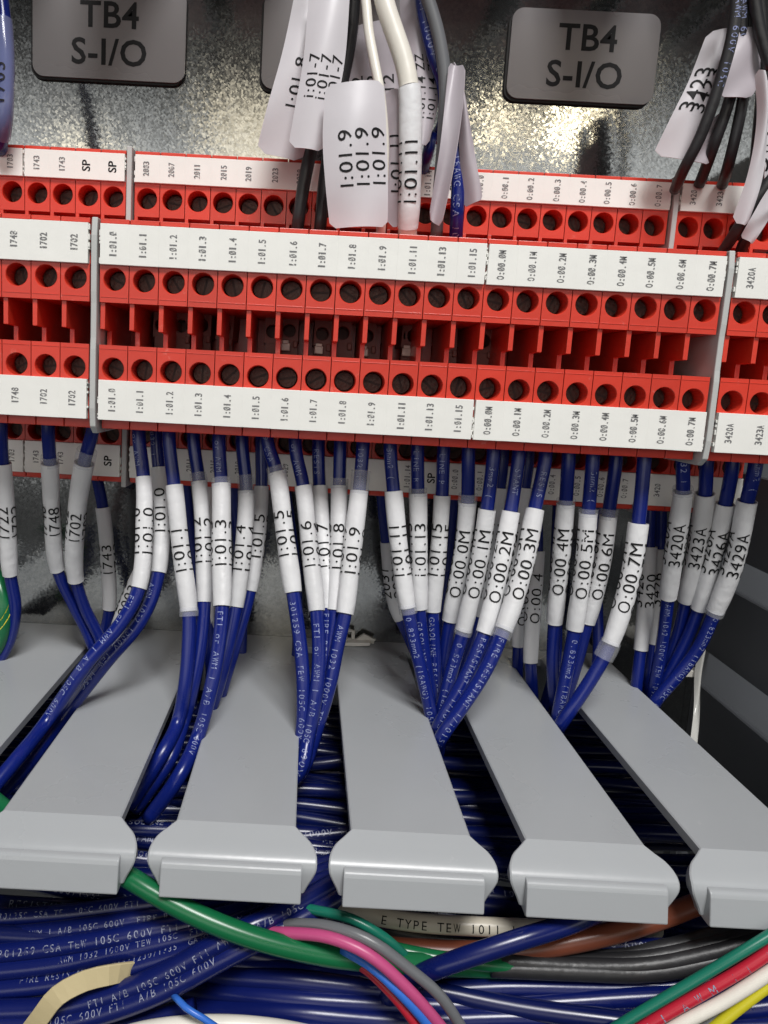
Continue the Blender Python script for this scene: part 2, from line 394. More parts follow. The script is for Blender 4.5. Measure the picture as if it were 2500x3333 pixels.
def block_housing():
    """local: centre x=0, absolute Y and Z"""
    mb = MB(); a, b = -W / 2, W / 2
    mb.holed(a, b, YF, 157, 12.75, 19.2, .05, 16.74, 1.93, 6)
    mb.holed(a, b, YF, 157, -.85, 5.35, .0, 1.22, 1.93, 6)
    mb.box(a, b, YF + .5, 160, 19.2, 26.9, .12); mb.box(a, b, YF + .5, 160, -8.0, -.85, .12); mb.box(a, b, YF + 2.6, 160, -9.4, -7.9)
    mb.box(a, b, YF - .1, YF + .9, 26.15, 26.95, .1); mb.box(a, b, YF + 2.4, YF + 4, -9.7, -8.0, .1)
    mb.box(a, b, 157, 163.6, -9.3, 26.8)
    mb.box(a + .15, b - .15, YF - .07, YF + .1, 13.6, 13.8, .03); mb.box(a + .1, b - .1, YF - .07, YF + .1, 4.6, 4.75, .03)
    # side wall of the pocket: front edge stepped
    mb.box(a, a + .85, YF + .5, 157, 8.1, 12.75, .08); mb.box(a, a + .85, YF + 5.2, 157, 5.35, 8.15, .05)
    mb.holed(a, b, YB, 170, 33.6, 39.1, .0, 36.15, 2.02, 6)
    mb.box(a, b, YB + .5, 172, 39.1, 45.2, .12); mb.box(a, b, YB - .1, YB + 1, 44.6, 45.3, .1)
    mb.box(a, b, YB, 170, 32.6, 33.6); mb.box(a, a + .7, YB, 168, 27, 32.6, .05); mb.box(a, b, YB + 7, 170, 26.8, 32.6)
    mb.holed(a, b, YB, 170, -14.6, -10, .0, -12.4, 2.02, 6)
    mb.box(a, b, YB + .5, 172, -22.6, -14.6, .12); mb.box(a, b, YB + 1.6, YB + 3, -22.9, -21.2, .1)
    mb.box(a, b, 170, 178, -19, 42)
    me = bpy.data.meshes.new('housing'); me.from_pydata([tuple((Vector(v) - Vector((0, 178, 10))) * S) for v in mb.v], [], mb.f)
    me.materials.append(RED); return me
HOUSE_ME = block_housing()
def contact_data(clip):
    mb = MB(); y = 150.5
    mb.holed(-1.5, 1.9, y, y + 6, 8.2, 13.0, .1, 10.5, 1.25, 5.5, 20)
    mb.box(-1.2, 1.9, y + .3, y + 2, 5.4, 8.2)
    mb.box(1.0, 1.9, y - .4, y + 1, 7.2, 8.6, .2)
    if clip: mb.mi = 1; mb.box(-1.3, .5, y - .7, y + .1, 6.5, 8.1, .2); mb.box(-1.1, .2, y - .9, y - .6, 7.9, 8.6, .12)
    me = bpy.data.meshes.new('contact_insert'); me.from_pydata([tuple((Vector(v) - Vector((0, 178, 10))) * S) for v in mb.v], [], mb.f)
    me.materials.append(CONT); me.materials.append(TIN)
    for p, i in zip(me.polygons, mb.m): p.material_index = i
    return me
CONT_ME = {True: contact_data(True), False: contact_data(False)}
UPF = {-5: '', -4: '1722', -3: '1748', -2: '1702', -1: '1702', 21: '3420A', 22: '3423A', 23: '3426A'}
for i in range(10): UPF[i] = 'I:Ø1.%d' % i
UPF[0] = 'I:Ø1.Ø'; UPF[10] = 'I:Ø1.11'; UPF[11] = 'I:Ø1.13'; UPF[12] = 'I:Ø1.15'
for i in range(8): UPF[13 + i] = 'O:ØØ.%dM' % i
UPF[13] = 'O:ØØ.ØM'
BKU = {-5: '17Ø3', -4: '1743', -3: '1743', -2: 'SP', -1: 'SP', 0: '2ØØ3', 1: '2ØØ7', 2: '2Ø11', 3: '2Ø15', 4: '2Ø19', 5: '2Ø23', 6: '2Ø29', 7: '', 8: '', 9: '', 10: '', 11: 'I:Ø1.14', 12: 'SP', 21: '342Ø', 22: '3423', 23: '3426', 24: ''}
for i in range(8): BKU[13 + i] = 'O:ØØ.%d' % i
BKU[13] = 'O:ØØ.Ø'
BKL = dict(BKU); BKL[9] = 'I:Ø1.12'; BKL[-2] = '1743'; BKL[-3] = '1743'; BKL[-4] = '1743'
NICE = {'Ø': '0'}
def nice(s_): return s_.replace('Ø', '0')
seen = {}
for i in range(-6, 25):
    x = col_x(i); root = empty('terminal_block', (x, 178, 10))
    a = link('housing', HOUSE_ME, None, root)
    if 1 <= i <= 13 :
        c = link('contact_insert', CONT_ME[i in (6, 7, 9, 10)], None, root); c.location = ((-.2 + .045 * (i - 7)) * S, (0 if i % 3 else .4) * S, random.uniform(-.3, .3) * S); c.rotation_euler = (0, random.uniform(-.05, .05), random.uniform(-.12, .12))
    for (yy, zz) in ((YF + 3.6, 16.74), (YF + 3.6, 1.22), (YB + 3.6, 36.15), (YB + 3.6, -12.4)):
        s_ = link('screw', SCREW_ME, None, root); s_.location = (0, (yy - 178) * S, (zz - 10) * S); s_.rotation_euler = (0, random.uniform(0, 3.14), 0)
    nm = nice(UPF.get(i, ''))
    if i == -1: lb = 'red terminal block marked 1702 directly left of the left grey partition plate'
    elif i == -2: lb = 'red terminal block marked 1702, second left of the left grey partition plate'
    elif i == -4: lb = 'red terminal block cut by the left edge, left of the one marked 1748'
    elif not nm: lb = 'red terminal block at the end of the row, outer position %s' % ('far left' if i < 0 else 'far right')
    else: lb = 'red terminal block in the row whose front markers read %s' % nm
    if i == -6: lb = 'red terminal block at the very left end of the row'
    if i == -5: lb = 'red terminal block second from the very left end of the row'
    if i == 24: lb = 'red terminal block at the very right end of the row'
    tag(root, lb, 'terminal block', 'red terminal blocks in a row on the rail')

# marker strips
def strip(cols, table, Y, z0, z1, name_label, height, grp='white marker strips on the terminal blocks', rough_end=None, lz=None):
    xa = col_x(cols[0]) - PITCH / 2 + .1; xb = col_x(cols[-1]) + PITCH / 2 - .1
    o = Vector(((xa + xb) / 2, Y, z0)); root = empty('marker_strip', o)
    mb = MB()
    for c in cols:
        x = col_x(c); e0 = PITCH / 2 + .02; l_ = x - e0 + (.22 if c == cols[0] else 0); r_ = x + e0 - (.22 if c == cols[-1] else 0)
        dz = random.uniform(-.015, .015)
        mb.box(l_, r_, Y - .75 + random.uniform(-.02, .02), Y + .5, z0 + dz, z1 + dz, .06)
    for e_, sg in ((xa, -1), (xb, 1)):                               # little snapped sprue nubs on the ends
        for k in range(4):
            z = z0 + (z1 - z0) * random.uniform(.08, .92); hz = random.uniform(.15, .5); mb.box(e_ - .12, e_ + .12, Y - .5, Y + .3, z - hz, z + hz, .05)
    mb.build('strip_body', TAG, root, origin=o)
    mt = MB(); mbb = MB()
    for c in cols:
        t_ = table.get(c, '')
        if not t_: continue
        h = height * (1.38 if t_ == 'SP' else 1); sp = 1.0 if t_ == 'SP' else 1.12
        wd = text_w(t_, h, sp, .018 if t_ == 'SP' else .006, 0); x = col_x(c) + h * .42 + random.uniform(-.15, .15); zc = (z0 + z1) / 2 + (lz or 0)
        if t_ == 'SP':
            mbb = MB(); lay_text(mbb, t_, h, lambda tx, ty: (x - ty, Y - .81, zc - wd / 2 + tx), sp, .018, 0); mbb.build('lettering', INK, root, origin=o)
        else:
            wd = .72 * len(t_); mono(mt, t_, h, .72, lambda tx, ty: (x - ty, Y - .81, zc - wd / 2 + tx), .022, 0)
    if mt.v: mt.build('lettering', INKW, root, origin=o)
    tag(root, name_label, 'marker strip', grp)
R = lambda a, b: list(range(a, b + 1))
HF = 1.28; HB = 1.22
for zz, tb, Y, h, nm in (((19.15, 26.0), UPF, YF, HF, 'upper front row'), ((-7.95, -.85), UPF, YF, HF, 'lower front row')):
    strip(R(-6, -1), tb, Y, *zz, 'white marker strip, %s, ending in 1748, 1702, 1702' % nm, h)
    strip(R(0, 12), tb, Y, *zz, 'long white marker strip, %s, reading I:01.0 to I:01.15' % nm, h)
    strip(R(13, 20), tb, Y, *zz, 'white marker strip of the %s reading O:00.0M to O:00.7M' % nm, h)
    strip(R(21, 24), tb, Y, *zz, 'white marker strip of the %s starting with 3420A at the right' % nm, h)
for zz, tb, nm in (((39.15, 44.5), BKU, 'upper back row'), ((-21.5, -14.7), BKL, 'lower back row')):
    strip(R(-6, -5), tb, YB, *zz, 'white marker strip, %s, 1703 at the left edge' % nm, HB)
    strip(R(-4, -1), tb, YB, *zz, 'white marker strip of the %s with 1743 and SP' % nm, HB)
    strip(R(0, 12), tb, YB, *zz, 'white marker strip, %s, starting with 2003 and 2007' % nm, HB)
    strip(R(13, 20), tb, YB, *zz, 'white marker strip of the %s reading O:00.0 to O:00.7' % nm, HB)
    strip(R(21, 24), tb, YB, *zz, 'white marker strip of the %s starting with 3420 at the right' % nm, HB)
# partition plates
for x, lb in ((-38.95, 'grey partition plate between the blocks marked 1702 and I:01.0'), (72.0, 'grey partition plate between the blocks marked O:00.7M and 3420A')):
    P = [(136.3, 27.1), (135.85, 24), (135.95, 14.5), (136.1, 12.5), (136.1, 6.5), (135.9, 4.5), (135.8, -6), (136.3, -9.3), (138, -10.6), (160.2, -10.6), (160.0, -23.6), (178, -23.6), (178, 45.9), (160.1, 45.9), (160.1, 27.9)]
    mb = MB(); mb.prism(P[::-1], 'x', x - .52, x + .52)
    o = mb.build('partition_plate', PLATEG, origin=(x, 178, 10)); tag(o, lb, 'partition plate', 'grey partition plates')
    bv = o.modifiers.new('b', 'BEVEL'); bv.width = .00018; bv.segments = 2
mb = MB(); mb.box(-120, 130, 178.2, 180, -5, 30); mb.box(-120, 130, 180, PY - .1, 2, 22)
tag(mb.build('mounting_rail', mat('rail_steel', (.5, .5, .48), .35, metal=.9), origin=(0, 180, 10)), 'steel mounting rail hidden behind the red terminal blocks', 'rail')

# ================================================================== wiring duct
DZ = -63.5; AX = -16.065; PD = 25.461; WD = 17.43
droot = empty('wiring_duct', (0, PY, DZ - 30))
DO = Vector((0, PY, DZ - 30))
def finger_mesh(x0, name_seed):
    cx = x0 + WD / 2; t = 1.6
    rnd = random.Random(name_seed)
    prof = [(178.2, 0), (165, 0), (150, 0), (135, 0), (120, 0), (108, 0), (103.2, 0), (101.6, 0), (100.6, -.48), (99.5, -1.02), (98.4, -1.57), (97.6, -2.04), (97.05, -2.46), (96.7, -2.95), (96.5, -3.7), (96.5, -4.8), (96.6, -6.0), (96.7, -7.1)]
    wid = [8.715] * 7 + [8.73, 9.75, 10.95, 11.6, 11.85, 11.9, 11.9, 11.8, 11.35, 10.75, 10.3]
    dense = catmull([Vector((p[0], p[1], q)) for p, q in zip(prof[7:], wid[7:])], .3)
    prof = prof[:7] + [(v.x, v.y) for v in dense]; wid = wid[:7] + [v.z for v in dense]
    V = []; n = len(prof)
    for i, ((y, z), hw) in enumerate(zip(prof, wid)):
        a = Vector(prof[max(i - 1, 0)]); b = Vector(prof[min(i + 1, n - 1)]); tg = (b - a).normalized(); nr = Vector((tg.y, -tg.x))   # outward (up / front)
        if nr.y < 0 and i < 7: nr = -nr
        if i >= 7 and nr.x > 0: nr = -nr
        for off in (0, t):
            yy = y - nr.x * off; zz = z - nr.y * off
            bev = .22 if off == 0 else 0
            for k, xx in enumerate((-hw, -hw + .22, -hw * .5, 0, hw * .5, hw - .22, hw)):
                edge = .16 if (off == 0 and k in (0, 6)) else 0
                V.append((cx + xx, yy - nr.x * edge, DZ + zz - nr.y * edge))
    Fs = []; c = 7
    def id_(i, o_, k): return (i * 2 + o_) * c + k
    for i in range(n - 1):
        for k in range(c - 1):
            Fs.append([id_(i, 0, k), id_(i, 0, k + 1), id_(i + 1, 0, k + 1), id_(i + 1, 0, k)])
            Fs.append([id_(i, 1, k + 1), id_(i, 1, k), id_(i + 1, 1, k), id_(i + 1, 1, k + 1)])
        Fs.append([id_(i, 0, 0), id_(i + 1, 0, 0), id_(i + 1, 1, 0), id_(i, 1, 0)])
        Fs.append([id_(i, 0, c - 1), id_(i, 1, c - 1), id_(i + 1, 1, c - 1), id_(i + 1, 0, c - 1)])
    i = n - 1
    for k in range(c - 1): Fs.append([id_(i, 0, k), id_(i, 0, k + 1), id_(i, 1, k + 1), id_(i, 1, k)])
    i = 0
    for k in range(c - 1): Fs.append([id_(i, 0, k + 1), id_(i, 0, k), id_(i, 1, k), id_(i, 1, k + 1)])
    return V, Fs, cx
for i in range(-2, 6):
    V, Fs, cx = finger_mesh(AX + PD * (i - 2), i)
    f = mesh('finger', V, Fs, DUCT, droot, True, DO)
    es = f.modifiers.new('e', 'EDGE_SPLIT'); es.split_angle = math.radians(23)
    # snap lip for the cover on the front of the finger
    mb = MB()
    P = [(97.6, DZ - 2.8), (96.7, DZ - 2.72), (96.1, DZ - 2.8), (95.75, DZ - 3.1), (95.55, DZ - 3.6), (94.75, DZ - 7.5), (95.4, DZ - 7.7), (97.6, DZ - 7.7)]
    mb.prism(P, 'x', cx - 9.85, cx + 9.85)
    lip = mb.build('snap_lip', DUCT, f, origin=DO); bv = lip.modifiers.new('b', 'BEVEL'); bv.width = .00022; bv.segments = 2; bv.limit_method = 'ANGLE'; bv.angle_limit = math.radians(20)
xr = AX + PD * 3 + WD
mb = MB(); mb.box(-140, xr, 178.2, PY - 1.7, DZ - 1.6, DZ, .0); mb.box(-140, xr, PY - 1.7, PY - .1, DZ - 45, DZ); mb.box(-140, xr, 100, PY - 1.8, DZ - 46.5, DZ - 45)
mb.build('duct_body', DUCT, droot, origin=DO)
tag(droot, 'light grey slotted wiring duct with wide fingers below the terminal blocks', 'wiring duct')

# unseen duct added above to shade the upper panel; the hanging wires suggest it
shade_duct = empty('wiring_duct', (0, PY, 131)); shade_duct.rotation_euler = (0, math.pi, 0); shade_duct.scale = (1, .68, 1)
for f in [c for c in droot.children if c.name.startswith('finger')]:
    c = f.copy(); COL.objects.link(c); c.parent = shade_duct
    for g_ in f.children: q = g_.copy(); COL.objects.link(q); q.parent = c
mb = MB(); mb.box(-140, 140, PY - 4, PY - .2, 101, 150); mb.box(-140, 140, 120, PY - 4, 149, 151)
uo = mb.build('duct_body', DUCT, None, origin=(0, PY, 131)); uo.parent = shade_duct; uo.matrix_parent_inverse = Matrix(); uo.location = (0, 0, 0); uo.rotation_euler = (0, math.pi, 0)
tag(shade_duct, 'grey slotted wiring duct added above the frame to shade the upper panel', 'wiring duct')

# upright duct at the right edge
vo = Vector((102, PY, -120)); vroot = empty('wiring_duct', vo)
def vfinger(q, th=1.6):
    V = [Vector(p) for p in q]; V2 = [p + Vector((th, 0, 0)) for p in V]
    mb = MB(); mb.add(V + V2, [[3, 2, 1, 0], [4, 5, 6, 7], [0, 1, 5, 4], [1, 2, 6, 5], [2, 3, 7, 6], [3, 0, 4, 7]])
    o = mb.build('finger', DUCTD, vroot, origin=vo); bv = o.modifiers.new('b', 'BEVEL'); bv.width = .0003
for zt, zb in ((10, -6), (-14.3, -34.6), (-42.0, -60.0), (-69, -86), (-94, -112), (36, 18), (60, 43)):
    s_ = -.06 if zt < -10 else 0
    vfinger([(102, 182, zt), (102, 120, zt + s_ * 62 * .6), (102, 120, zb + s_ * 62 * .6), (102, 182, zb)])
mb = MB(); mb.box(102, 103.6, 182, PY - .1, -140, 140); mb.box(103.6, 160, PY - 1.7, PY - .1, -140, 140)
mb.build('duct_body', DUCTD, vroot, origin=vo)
tag(vroot, 'upright slotted wiring duct in shadow at the right edge', 'wiring duct')

# ================================================================== wires
def wire_obj(name, path, r, material, label, cat, group=None, prints=None, lump=0.0, d0=None, n=14, pr_mat=None, seed=0, step=1.4):
    mb = MB(); tube(mb, path, r, d0, None, n, step, lump=lump, seed=seed)
    o = mb.build(name, material, None, True, origin=path.p[0]); tag(o, label, cat, group)
    if prints:
        for string, start, h, phi, direction in prints:
            mb = MB(); adv = h * .92
            if direction > 0:  fn = lambda tx, ty: path.pt(start + tx, phi - (ty - h / 2) / r, r + .035)
            else:              fn = lambda tx, ty: path.pt(start - tx, phi + (ty - h / 2) / r, r + .035)
            # keep only what fits on the wire
            s_ = string
            s_ = s_[:max(0, int((path.len - start if direction > 0 else start) / adv))]
            if s_: mono(mb, s_, h, adv, fn, 0.0, .34)
            if mb.v: mb.build('printing', pr_mat or PRW, o, origin=path.p[0])
    return o
def sleeve(o, path, da, db, r, text, phis, lines_h=2.15, text_off=.5, clear_a=0.0, clear_b=0.0, seed=0, shade=None, spacing=1.12, wr=1.35):
    org = path.p[0]; mb = MB()
    tube(mb, path, r, da, db, 20, 1.0, caps=False, lump=.022, seed=seed, rf=lambda t: (1 if t < .86 else 1 - .08 * (t - .86) / .14) * (1 + .02 * math.sin(9 * t + seed)))
    # rolled rims so the ends read as thick film
    tube(mb, path, r - .18, da + .05, db - .05, 20, 2.0, caps=False)
    for d, sgn in ((da, 1), (db, -1)):
        V = []; n = 20; f_ = 1 if sgn > 0 else .92
        for rr in (r * f_, r - .18 if sgn > 0 else r * .92 - .18):
            for j in range(n): V.append(path.pt(d, 2 * math.pi * j / n, rr))
        mb.add(V, [[j, (j + 1) % n, n + (j + 1) % n, n + j] for j in range(n)])
    s_ = mb.build('label_sleeve', shade or SLV, o, True, origin=org)
    L = db - da; h = lines_h
    mb = MB()
    wd = run_len(text, h)
    start = da + L * text_off + wd / 2
    for ph in phis:
        mono(mb, text, h, None, lambda tx, ty: path.pt(start - tx, ph + (ty - h / 2) / r, r * 1.025 + .05), -.001, .2)
    if mb.v: mb.build('lettering', INK, s_, origin=org)
    for ca, cb in ((da - clear_a, da + .6), (db - .6, db + clear_b)):
        if (clear_a and ca < da) or (clear_b and cb > db and ca > da):
            if cb - ca < .8: continue
            mb = MB(); tube(mb, path, r + .06, ca, cb, 20, .8, caps=False, lump=.03, seed=seed + 3); mb.build('clear_film', FILM, s_, True, origin=org)
    return s_

PR = ['FT1 or AWM I A/B 105C 600V', '301259 CSA TEW 105C 600V FT1', 'RESISTANT V 1/1015/1230/1335', 'FIRE RESISTANT 1/1015/1230/1335', 'AWM 1032 1000V TEW 105C', '0.823mm2 (18AWG) 105C 600V or 1000V', 'GASOLINE RESISTANT VW-1 SUNLIGHT']
# (id, path px, start depth, slot depth Z at end, sleeve top row, sleeve bottom row, text, phi, sleeve r, extras)
def drop_wire(pts, y0, y_end, st, sb, text, phi=0.0, sr=1.75, r=1.33, ca=0.0, cb=0.0, pr=None, back=False, under=True, lab=None, toff=.5, lh=2.35, tail=None, pphi=.3, nolines=False):
    """pts: rows measured in the photo; depth runs from y0 at the top to the slot crossing"""
    v0, v1 = pts[0][1], pts[-1][1]
    P = []
    for (u, v) in pts:
        t = (v - v0) / (v1 - v0); t = t * t * (3 - 2 * t) * .6 + t * .4
        P.append(pY(u, v, y0 + (y_end - y0) * t))
    top = P[0] + Vector((0, 1.0, 7.0)); P = [top] + P
    if under:
        q = P[-1]; d = (P[-1] - P[-2]).normalized()
        if tail: P += [pZ(u, v, z) for u, v, z in tail]
        else: P += [q + d * 7 + Vector((0, 1, -2)), q + d * 12 + Vector((-5, 3, -7)), q + d * 12 + Vector((-22, 6, -11))]
    pa = Path(P, 1.3)
    idx = drop_wire.n; drop_wire.n += 1
    da, db = pa.find(v=st), pa.find(v=sb)
    pp = []
    if pr is not None:
        s_ = PR[pr % len(PR)]
        pp.append((s_, db + .9 + (idx % 3) * .7, 1.15, pphi, 1)); 
        if not nolines: pp.append((s_[4:10], max(2, da - 8.5), 1.15, pphi, 1))
    o = wire_obj('blue_wire', pa, r, BLUE, lab, 'wire', 'blue wires dropping from the terminal blocks into the duct', pp, seed=idx)
    sp_ = 2.75 / sr
    lines = [phi, phi + sp_, phi - sp_] if abs(phi) < .5 else [phi, phi - sp_ if phi > 0 else phi + sp_, phi + sp_ if phi > 0 else phi - sp_]
    sleeve(o, pa, da, db, sr, text, lines[:3], text_off=toff, clear_a=ca, clear_b=cb, seed=idx, lines_h=lh)
    return o
drop_wire.n = 0
YE = lambda u, v: pZ(u, v, DZ).y
D = drop_wire
# --- group at the first slot (left)
D([(2, 925), (5, 1000), (15, 1120), (22, 1240), (33, 1310), (22, 1380), (-8, 1440)], 149, 160, 1000, 1240, '1722', .1, lab='blue wire with sleeve 1722 at the left edge')
D([(104, 925), (108, 1000), (112, 1100), (124, 1230), (155, 1300), (188, 1365), (202, 1400)], 149, 166, 1002, 1230, '1748', -.55, ca=1.6, lab='blue wire with sleeve 1748 hanging straight, left of the 1702 sleeve', tail=[(212, 1440, -72), (200, 1500, -80)])
D([(202, 920), (182, 1000), (165, 1120), (162, 1240), (182, 1310), (214, 1375), (222, 1400)], 148, 165, 1003, 1248, '1702', -.2, 1.95, ca=3.0, lab='blue wire with a fat sleeve 1702', tail=[(225, 1440, -72), (210, 1500, -80)])
D([(205, 1000), (222, 1095), (232, 1200), (236, 1315), (224, 1370), (205, 1410)], 170, 172, 1093, 1317, '1743', -.15, 1.7, lab='blue wire with grey looking sleeve 1743 behind, starting from the back row', back=True)
D([(300, 940), (310, 1030), (312, 1100), (300, 1270), (262, 1345), (190, 1430), (100, 1560)], 147, 131, 1033, 1278, 'I:01.0', -.7, 1.65, pr=0, lab='blue wire with sleeve I:01.0 in front, sweeping left into the duct', tail=[(40, 1635, -66), (-40, 1730, -70)], pphi=.5)
D([(338, 940), (343, 1010), (350, 1100), (340, 1250), (305, 1340), (230, 1430), (128, 1560)], 153, 136, 1010, 1240, 'I:01.0', .1, 1.65, pr=4, lab='blue wire with sleeve I:01.0 behind, right of the other I:01.0', toff=.42, tail=[(60, 1650, -70), (-40, 1760, -75)], pphi=.5)
D([(345, 1120), (330, 1180), (290, 1260), (262, 1330), (240, 1400)], 166, 168, 1130, 1392, '2003', -.1, 1.6, lab='blue wire with long slanted sleeve 2003 behind the front wires', toff=.62)
# --- second group
D([(365, 945), (376, 1048), (390, 1180), (408, 1320), (407, 1400), (400, 1480), (384, 1560)], 147, 134, 1048, 1318, 'I:01.1', .15, 1.75, lab='blue wire with sleeve I:01.1', cb=1.0, tail=[(352, 1625, -67), (280, 1740, -76)], toff=.52)
D([(418, 950), (430, 1040), (438, 1150), (441, 1300), (432, 1400), (412, 1500), (396, 1560)], 150, 136, 1038, 1300, 'I:01.2', .75, 1.6, ca=1.8, lab='blue wire with sleeve I:01.2', tail=[(366, 1640, -69), (290, 1750, -78)], toff=.5)
D([(473, 950), (478, 1045), (478, 1180), (480, 1310), (472, 1400), (455, 1490), (428, 1590)], 147, 128, 1048, 1312, 'I:01.3', 0, 1.85, ca=1.2, pr=0, lab='blue wire with sleeve I:01.3, the broadest of its group', tail=[(385, 1680, -68), (320, 1770, -76)], toff=.5, pphi=.1)
D([(523, 955), (532, 1060), (524, 1200), (510, 1310), (492, 1400), (472, 1480), (452, 1540)], 151, 140, 1060, 1312, 'I:01.4', .55, 1.65, ca=3.2, lab='blue wire with sleeve I:01.4', tail=[(420, 1620, -69), (350, 1720, -78)], toff=.5)
D([(565, 960), (565, 1050), (556, 1170), (540, 1275), (515, 1370), (488, 1460), (470, 1520)], 156, 146, 1050, 1275, 'I:01.5', .0, 1.6, lab='blue wire with sleeve I:01.5, last of the second group', tail=[(440, 1600, -70), (380, 1700, -79)], toff=.48)
D([(455, 1000), (452, 1040), (450, 1200), (450, 1280), (450, 1340), (452, 1400)], 170, 165, 1045, 1360, '2007', .9, 1.4, lab='blue wire with narrow sleeve half hidden behind the I:01.3 wire')
# --- third group
D([(578, 955), (598, 1020), (615, 1150), (633, 1280), (646, 1370), (655, 1470), (652, 1590)], 147, 131, 1023, 1283, 'I:01.5', .45, 1.8, ca=1.2, pr=1, lab='blue wire with sleeve I:01.5, first of the third group', tail=[(640, 1640, -68), (560, 1720, -78)], toff=.52, pphi=.2)
D([(638, 965), (655, 1050), (668, 1180), (684, 1320), (689, 1400), (684, 1490), (664, 1600)], 148, 130, 1052, 1320, 'I:01.6', .2, 1.7, pr=0, lab='blue wire with sleeve I:01.6', tail=[(650, 1660, -68), (570, 1740, -79)], toff=.48, pphi=.2)
D([(688, 965), (690, 1050), (700, 1180), (709, 1315), (704, 1400), (694, 1490), (672, 1600)], 152, 133, 1052, 1315, 'I:01.7', .1, 1.6, pr=3, lab='blue wire with sleeve I:01.7 between I:01.6 and I:01.8', tail=[(660, 1650, -69), (580, 1740, -80)])
D([(735, 965), (733, 1050), (731, 1180), (722, 1318), (712, 1400), (700, 1490), (678, 1590)], 150, 134, 1050, 1318, 'I:01.8', .1, 1.7, ca=1.5, lab='blue wire with sleeve I:01.8', tail=[(664, 1640, -69), (590, 1740, -80)])
D([(784, 965), (776, 1060), (762, 1180), (745, 1325), (728, 1400), (712, 1480), (682, 1580)], 147, 133, 1063, 1327, 'I:01.9', .1, 1.8, ca=4.0, pr=4, lab='blue wire with sleeve I:01.9', tail=[(666, 1630, -68), (600, 1730, -78)], toff=.5)
# --- fourth group
D([(822, 1020), (826, 1080), (835, 1170), (850, 1300), (880, 1370), (905, 1430)], 168, 170, 1168, 1340, '2Ø31'.replace('Ø', '0'), -.9, 1.5, lab='blue wire leaving the back row left of the I:01.11 wire')
D([(843, 970), (850, 1060), (862, 1180), (880, 1312), (896, 1390), (917, 1480), (930, 1540)], 147, 142, 1060, 1312, 'I:01.11', .55, 1.75, pr=5, cb=1.2, lab='blue wire with sleeve I:01.11', pphi=.2)
D([(902, 975), (903, 1065), (905, 1180), (906, 1315), (915, 1400), (928, 1480), (938, 1530)], 149, 146, 1068, 1313, 'I:01.13', 0, 1.8, ca=1.0, pr=6, lab='blue wire with sleeve I:01.13', toff=.48)
D([(958, 980), (955, 1070), (948, 1180), (935, 1320), (938, 1400), (941, 1460), (944, 1520)], 150, 148, 1072, 1320, 'I:01.15', .65, 1.7, pr=6, lab='blue wire with sleeve I:01.15', toff=.46)
D([(1012, 985), (1010, 1085), (998, 1200), (972, 1340), (962, 1400), (955, 1460), (948, 1510)], 148, 150, 1088, 1340, 'O:00.0M', .3, 1.8, ca=1.8, lab='blue wire with sleeve O:00.0M in front', toff=.5, tail=[(944, 1540, -70), (900, 1640, -80)])
D([(1066, 985), (1052, 1100), (1034, 1220), (1001, 1362), (978, 1440), (952, 1540)], 146, 143, 1103, 1362, 'O:00.1M', .15, 1.75, pr=5, lab='blue wire with sleeve O:00.1M', cb=.8, tail=[(944, 1570, -68), (900, 1680, -80)], toff=.44, pphi=.2)
D([(1120, 990), (1103, 1105), (1080, 1230), (1046, 1367), (1012, 1450), (948, 1568)], 146, 137, 1108, 1368, 'O:00.2M', .2, 1.75, pr=2, lab='blue wire with sleeve O:00.2M', tail=[(935, 1600, -68), (880, 1700, -80)], toff=.46, pphi=.1)
D([(1178, 990), (1155, 1100), (1130, 1230), (1088, 1360), (1042, 1460), (958, 1585)], 146, 133, 1103, 1358, 'O:00.3M', .15, 1.8, pr=3, lab='blue wire with sleeve O:00.3M', cb=1.6, tail=[(935, 1625, -68), (870, 1720, -80)], toff=.46, pphi=.1)
D([(1085, 1000), (1075, 1080), (1060, 1180), (1040, 1300), (1020, 1380), (1000, 1430)], 158, 160, 1050, 1330, 'O:00.1M', .9, 1.6, lab='blue wire with shaded sleeve O:00.1M behind the front O:00.1M wire')
D([(1140, 1000), (1128, 1080), (1112, 1180), (1085, 1300), (1062, 1380), (1030, 1450)], 158, 159, 1052, 1330, 'O:00.2M', .9, 1.6, lab='blue wire with shaded sleeve O:00.2M behind the front O:00.2M wire')
# --- fifth group
D([(1120, 1150), (1128, 1200), (1122, 1280), (1120, 1360), (1118, 1440)], 170, 172, 1200, 1400, 'O:00.4', -.2, 1.6, lab='blue wire with a narrow shaded sleeve left of sleeve O:00.4')
D([(1158, 1080), (1160, 1190), (1152, 1300), (1146, 1430), (1148, 1470)], 168, 163, 1192, 1432, 'O:00.4', .0, 1.75, lab='blue wire with shaded sleeve O:00.4 without M, behind', toff=.42)
D([(1228, 995), (1222, 1088), (1212, 1200), (1198, 1345), (1194, 1420), (1196, 1480), (1200, 1520)], 147, 152, 1090, 1346, 'O:00.4M', .35, 1.75, ca=1.0, lab='blue wire with sleeve O:00.4M', toff=.46)
D([(1280, 1000), (1272, 1095), (1262, 1210), (1241, 1360), (1228, 1430), (1205, 1545)], 146, 146, 1102, 1362, 'O:00.5M', .25, 1.75, pr=5, ca=1.0, lab='blue wire with sleeve O:00.5M', toff=.42, pphi=0)
D([(1330, 1000), (1316, 1100), (1300, 1220), (1268, 1345), (1246, 1430), (1218, 1520)], 150, 152, 1108, 1345, 'O:00.6M', .1, 1.75, ca=1.6, lab='blue wire with sleeve O:00.6M', toff=.45)
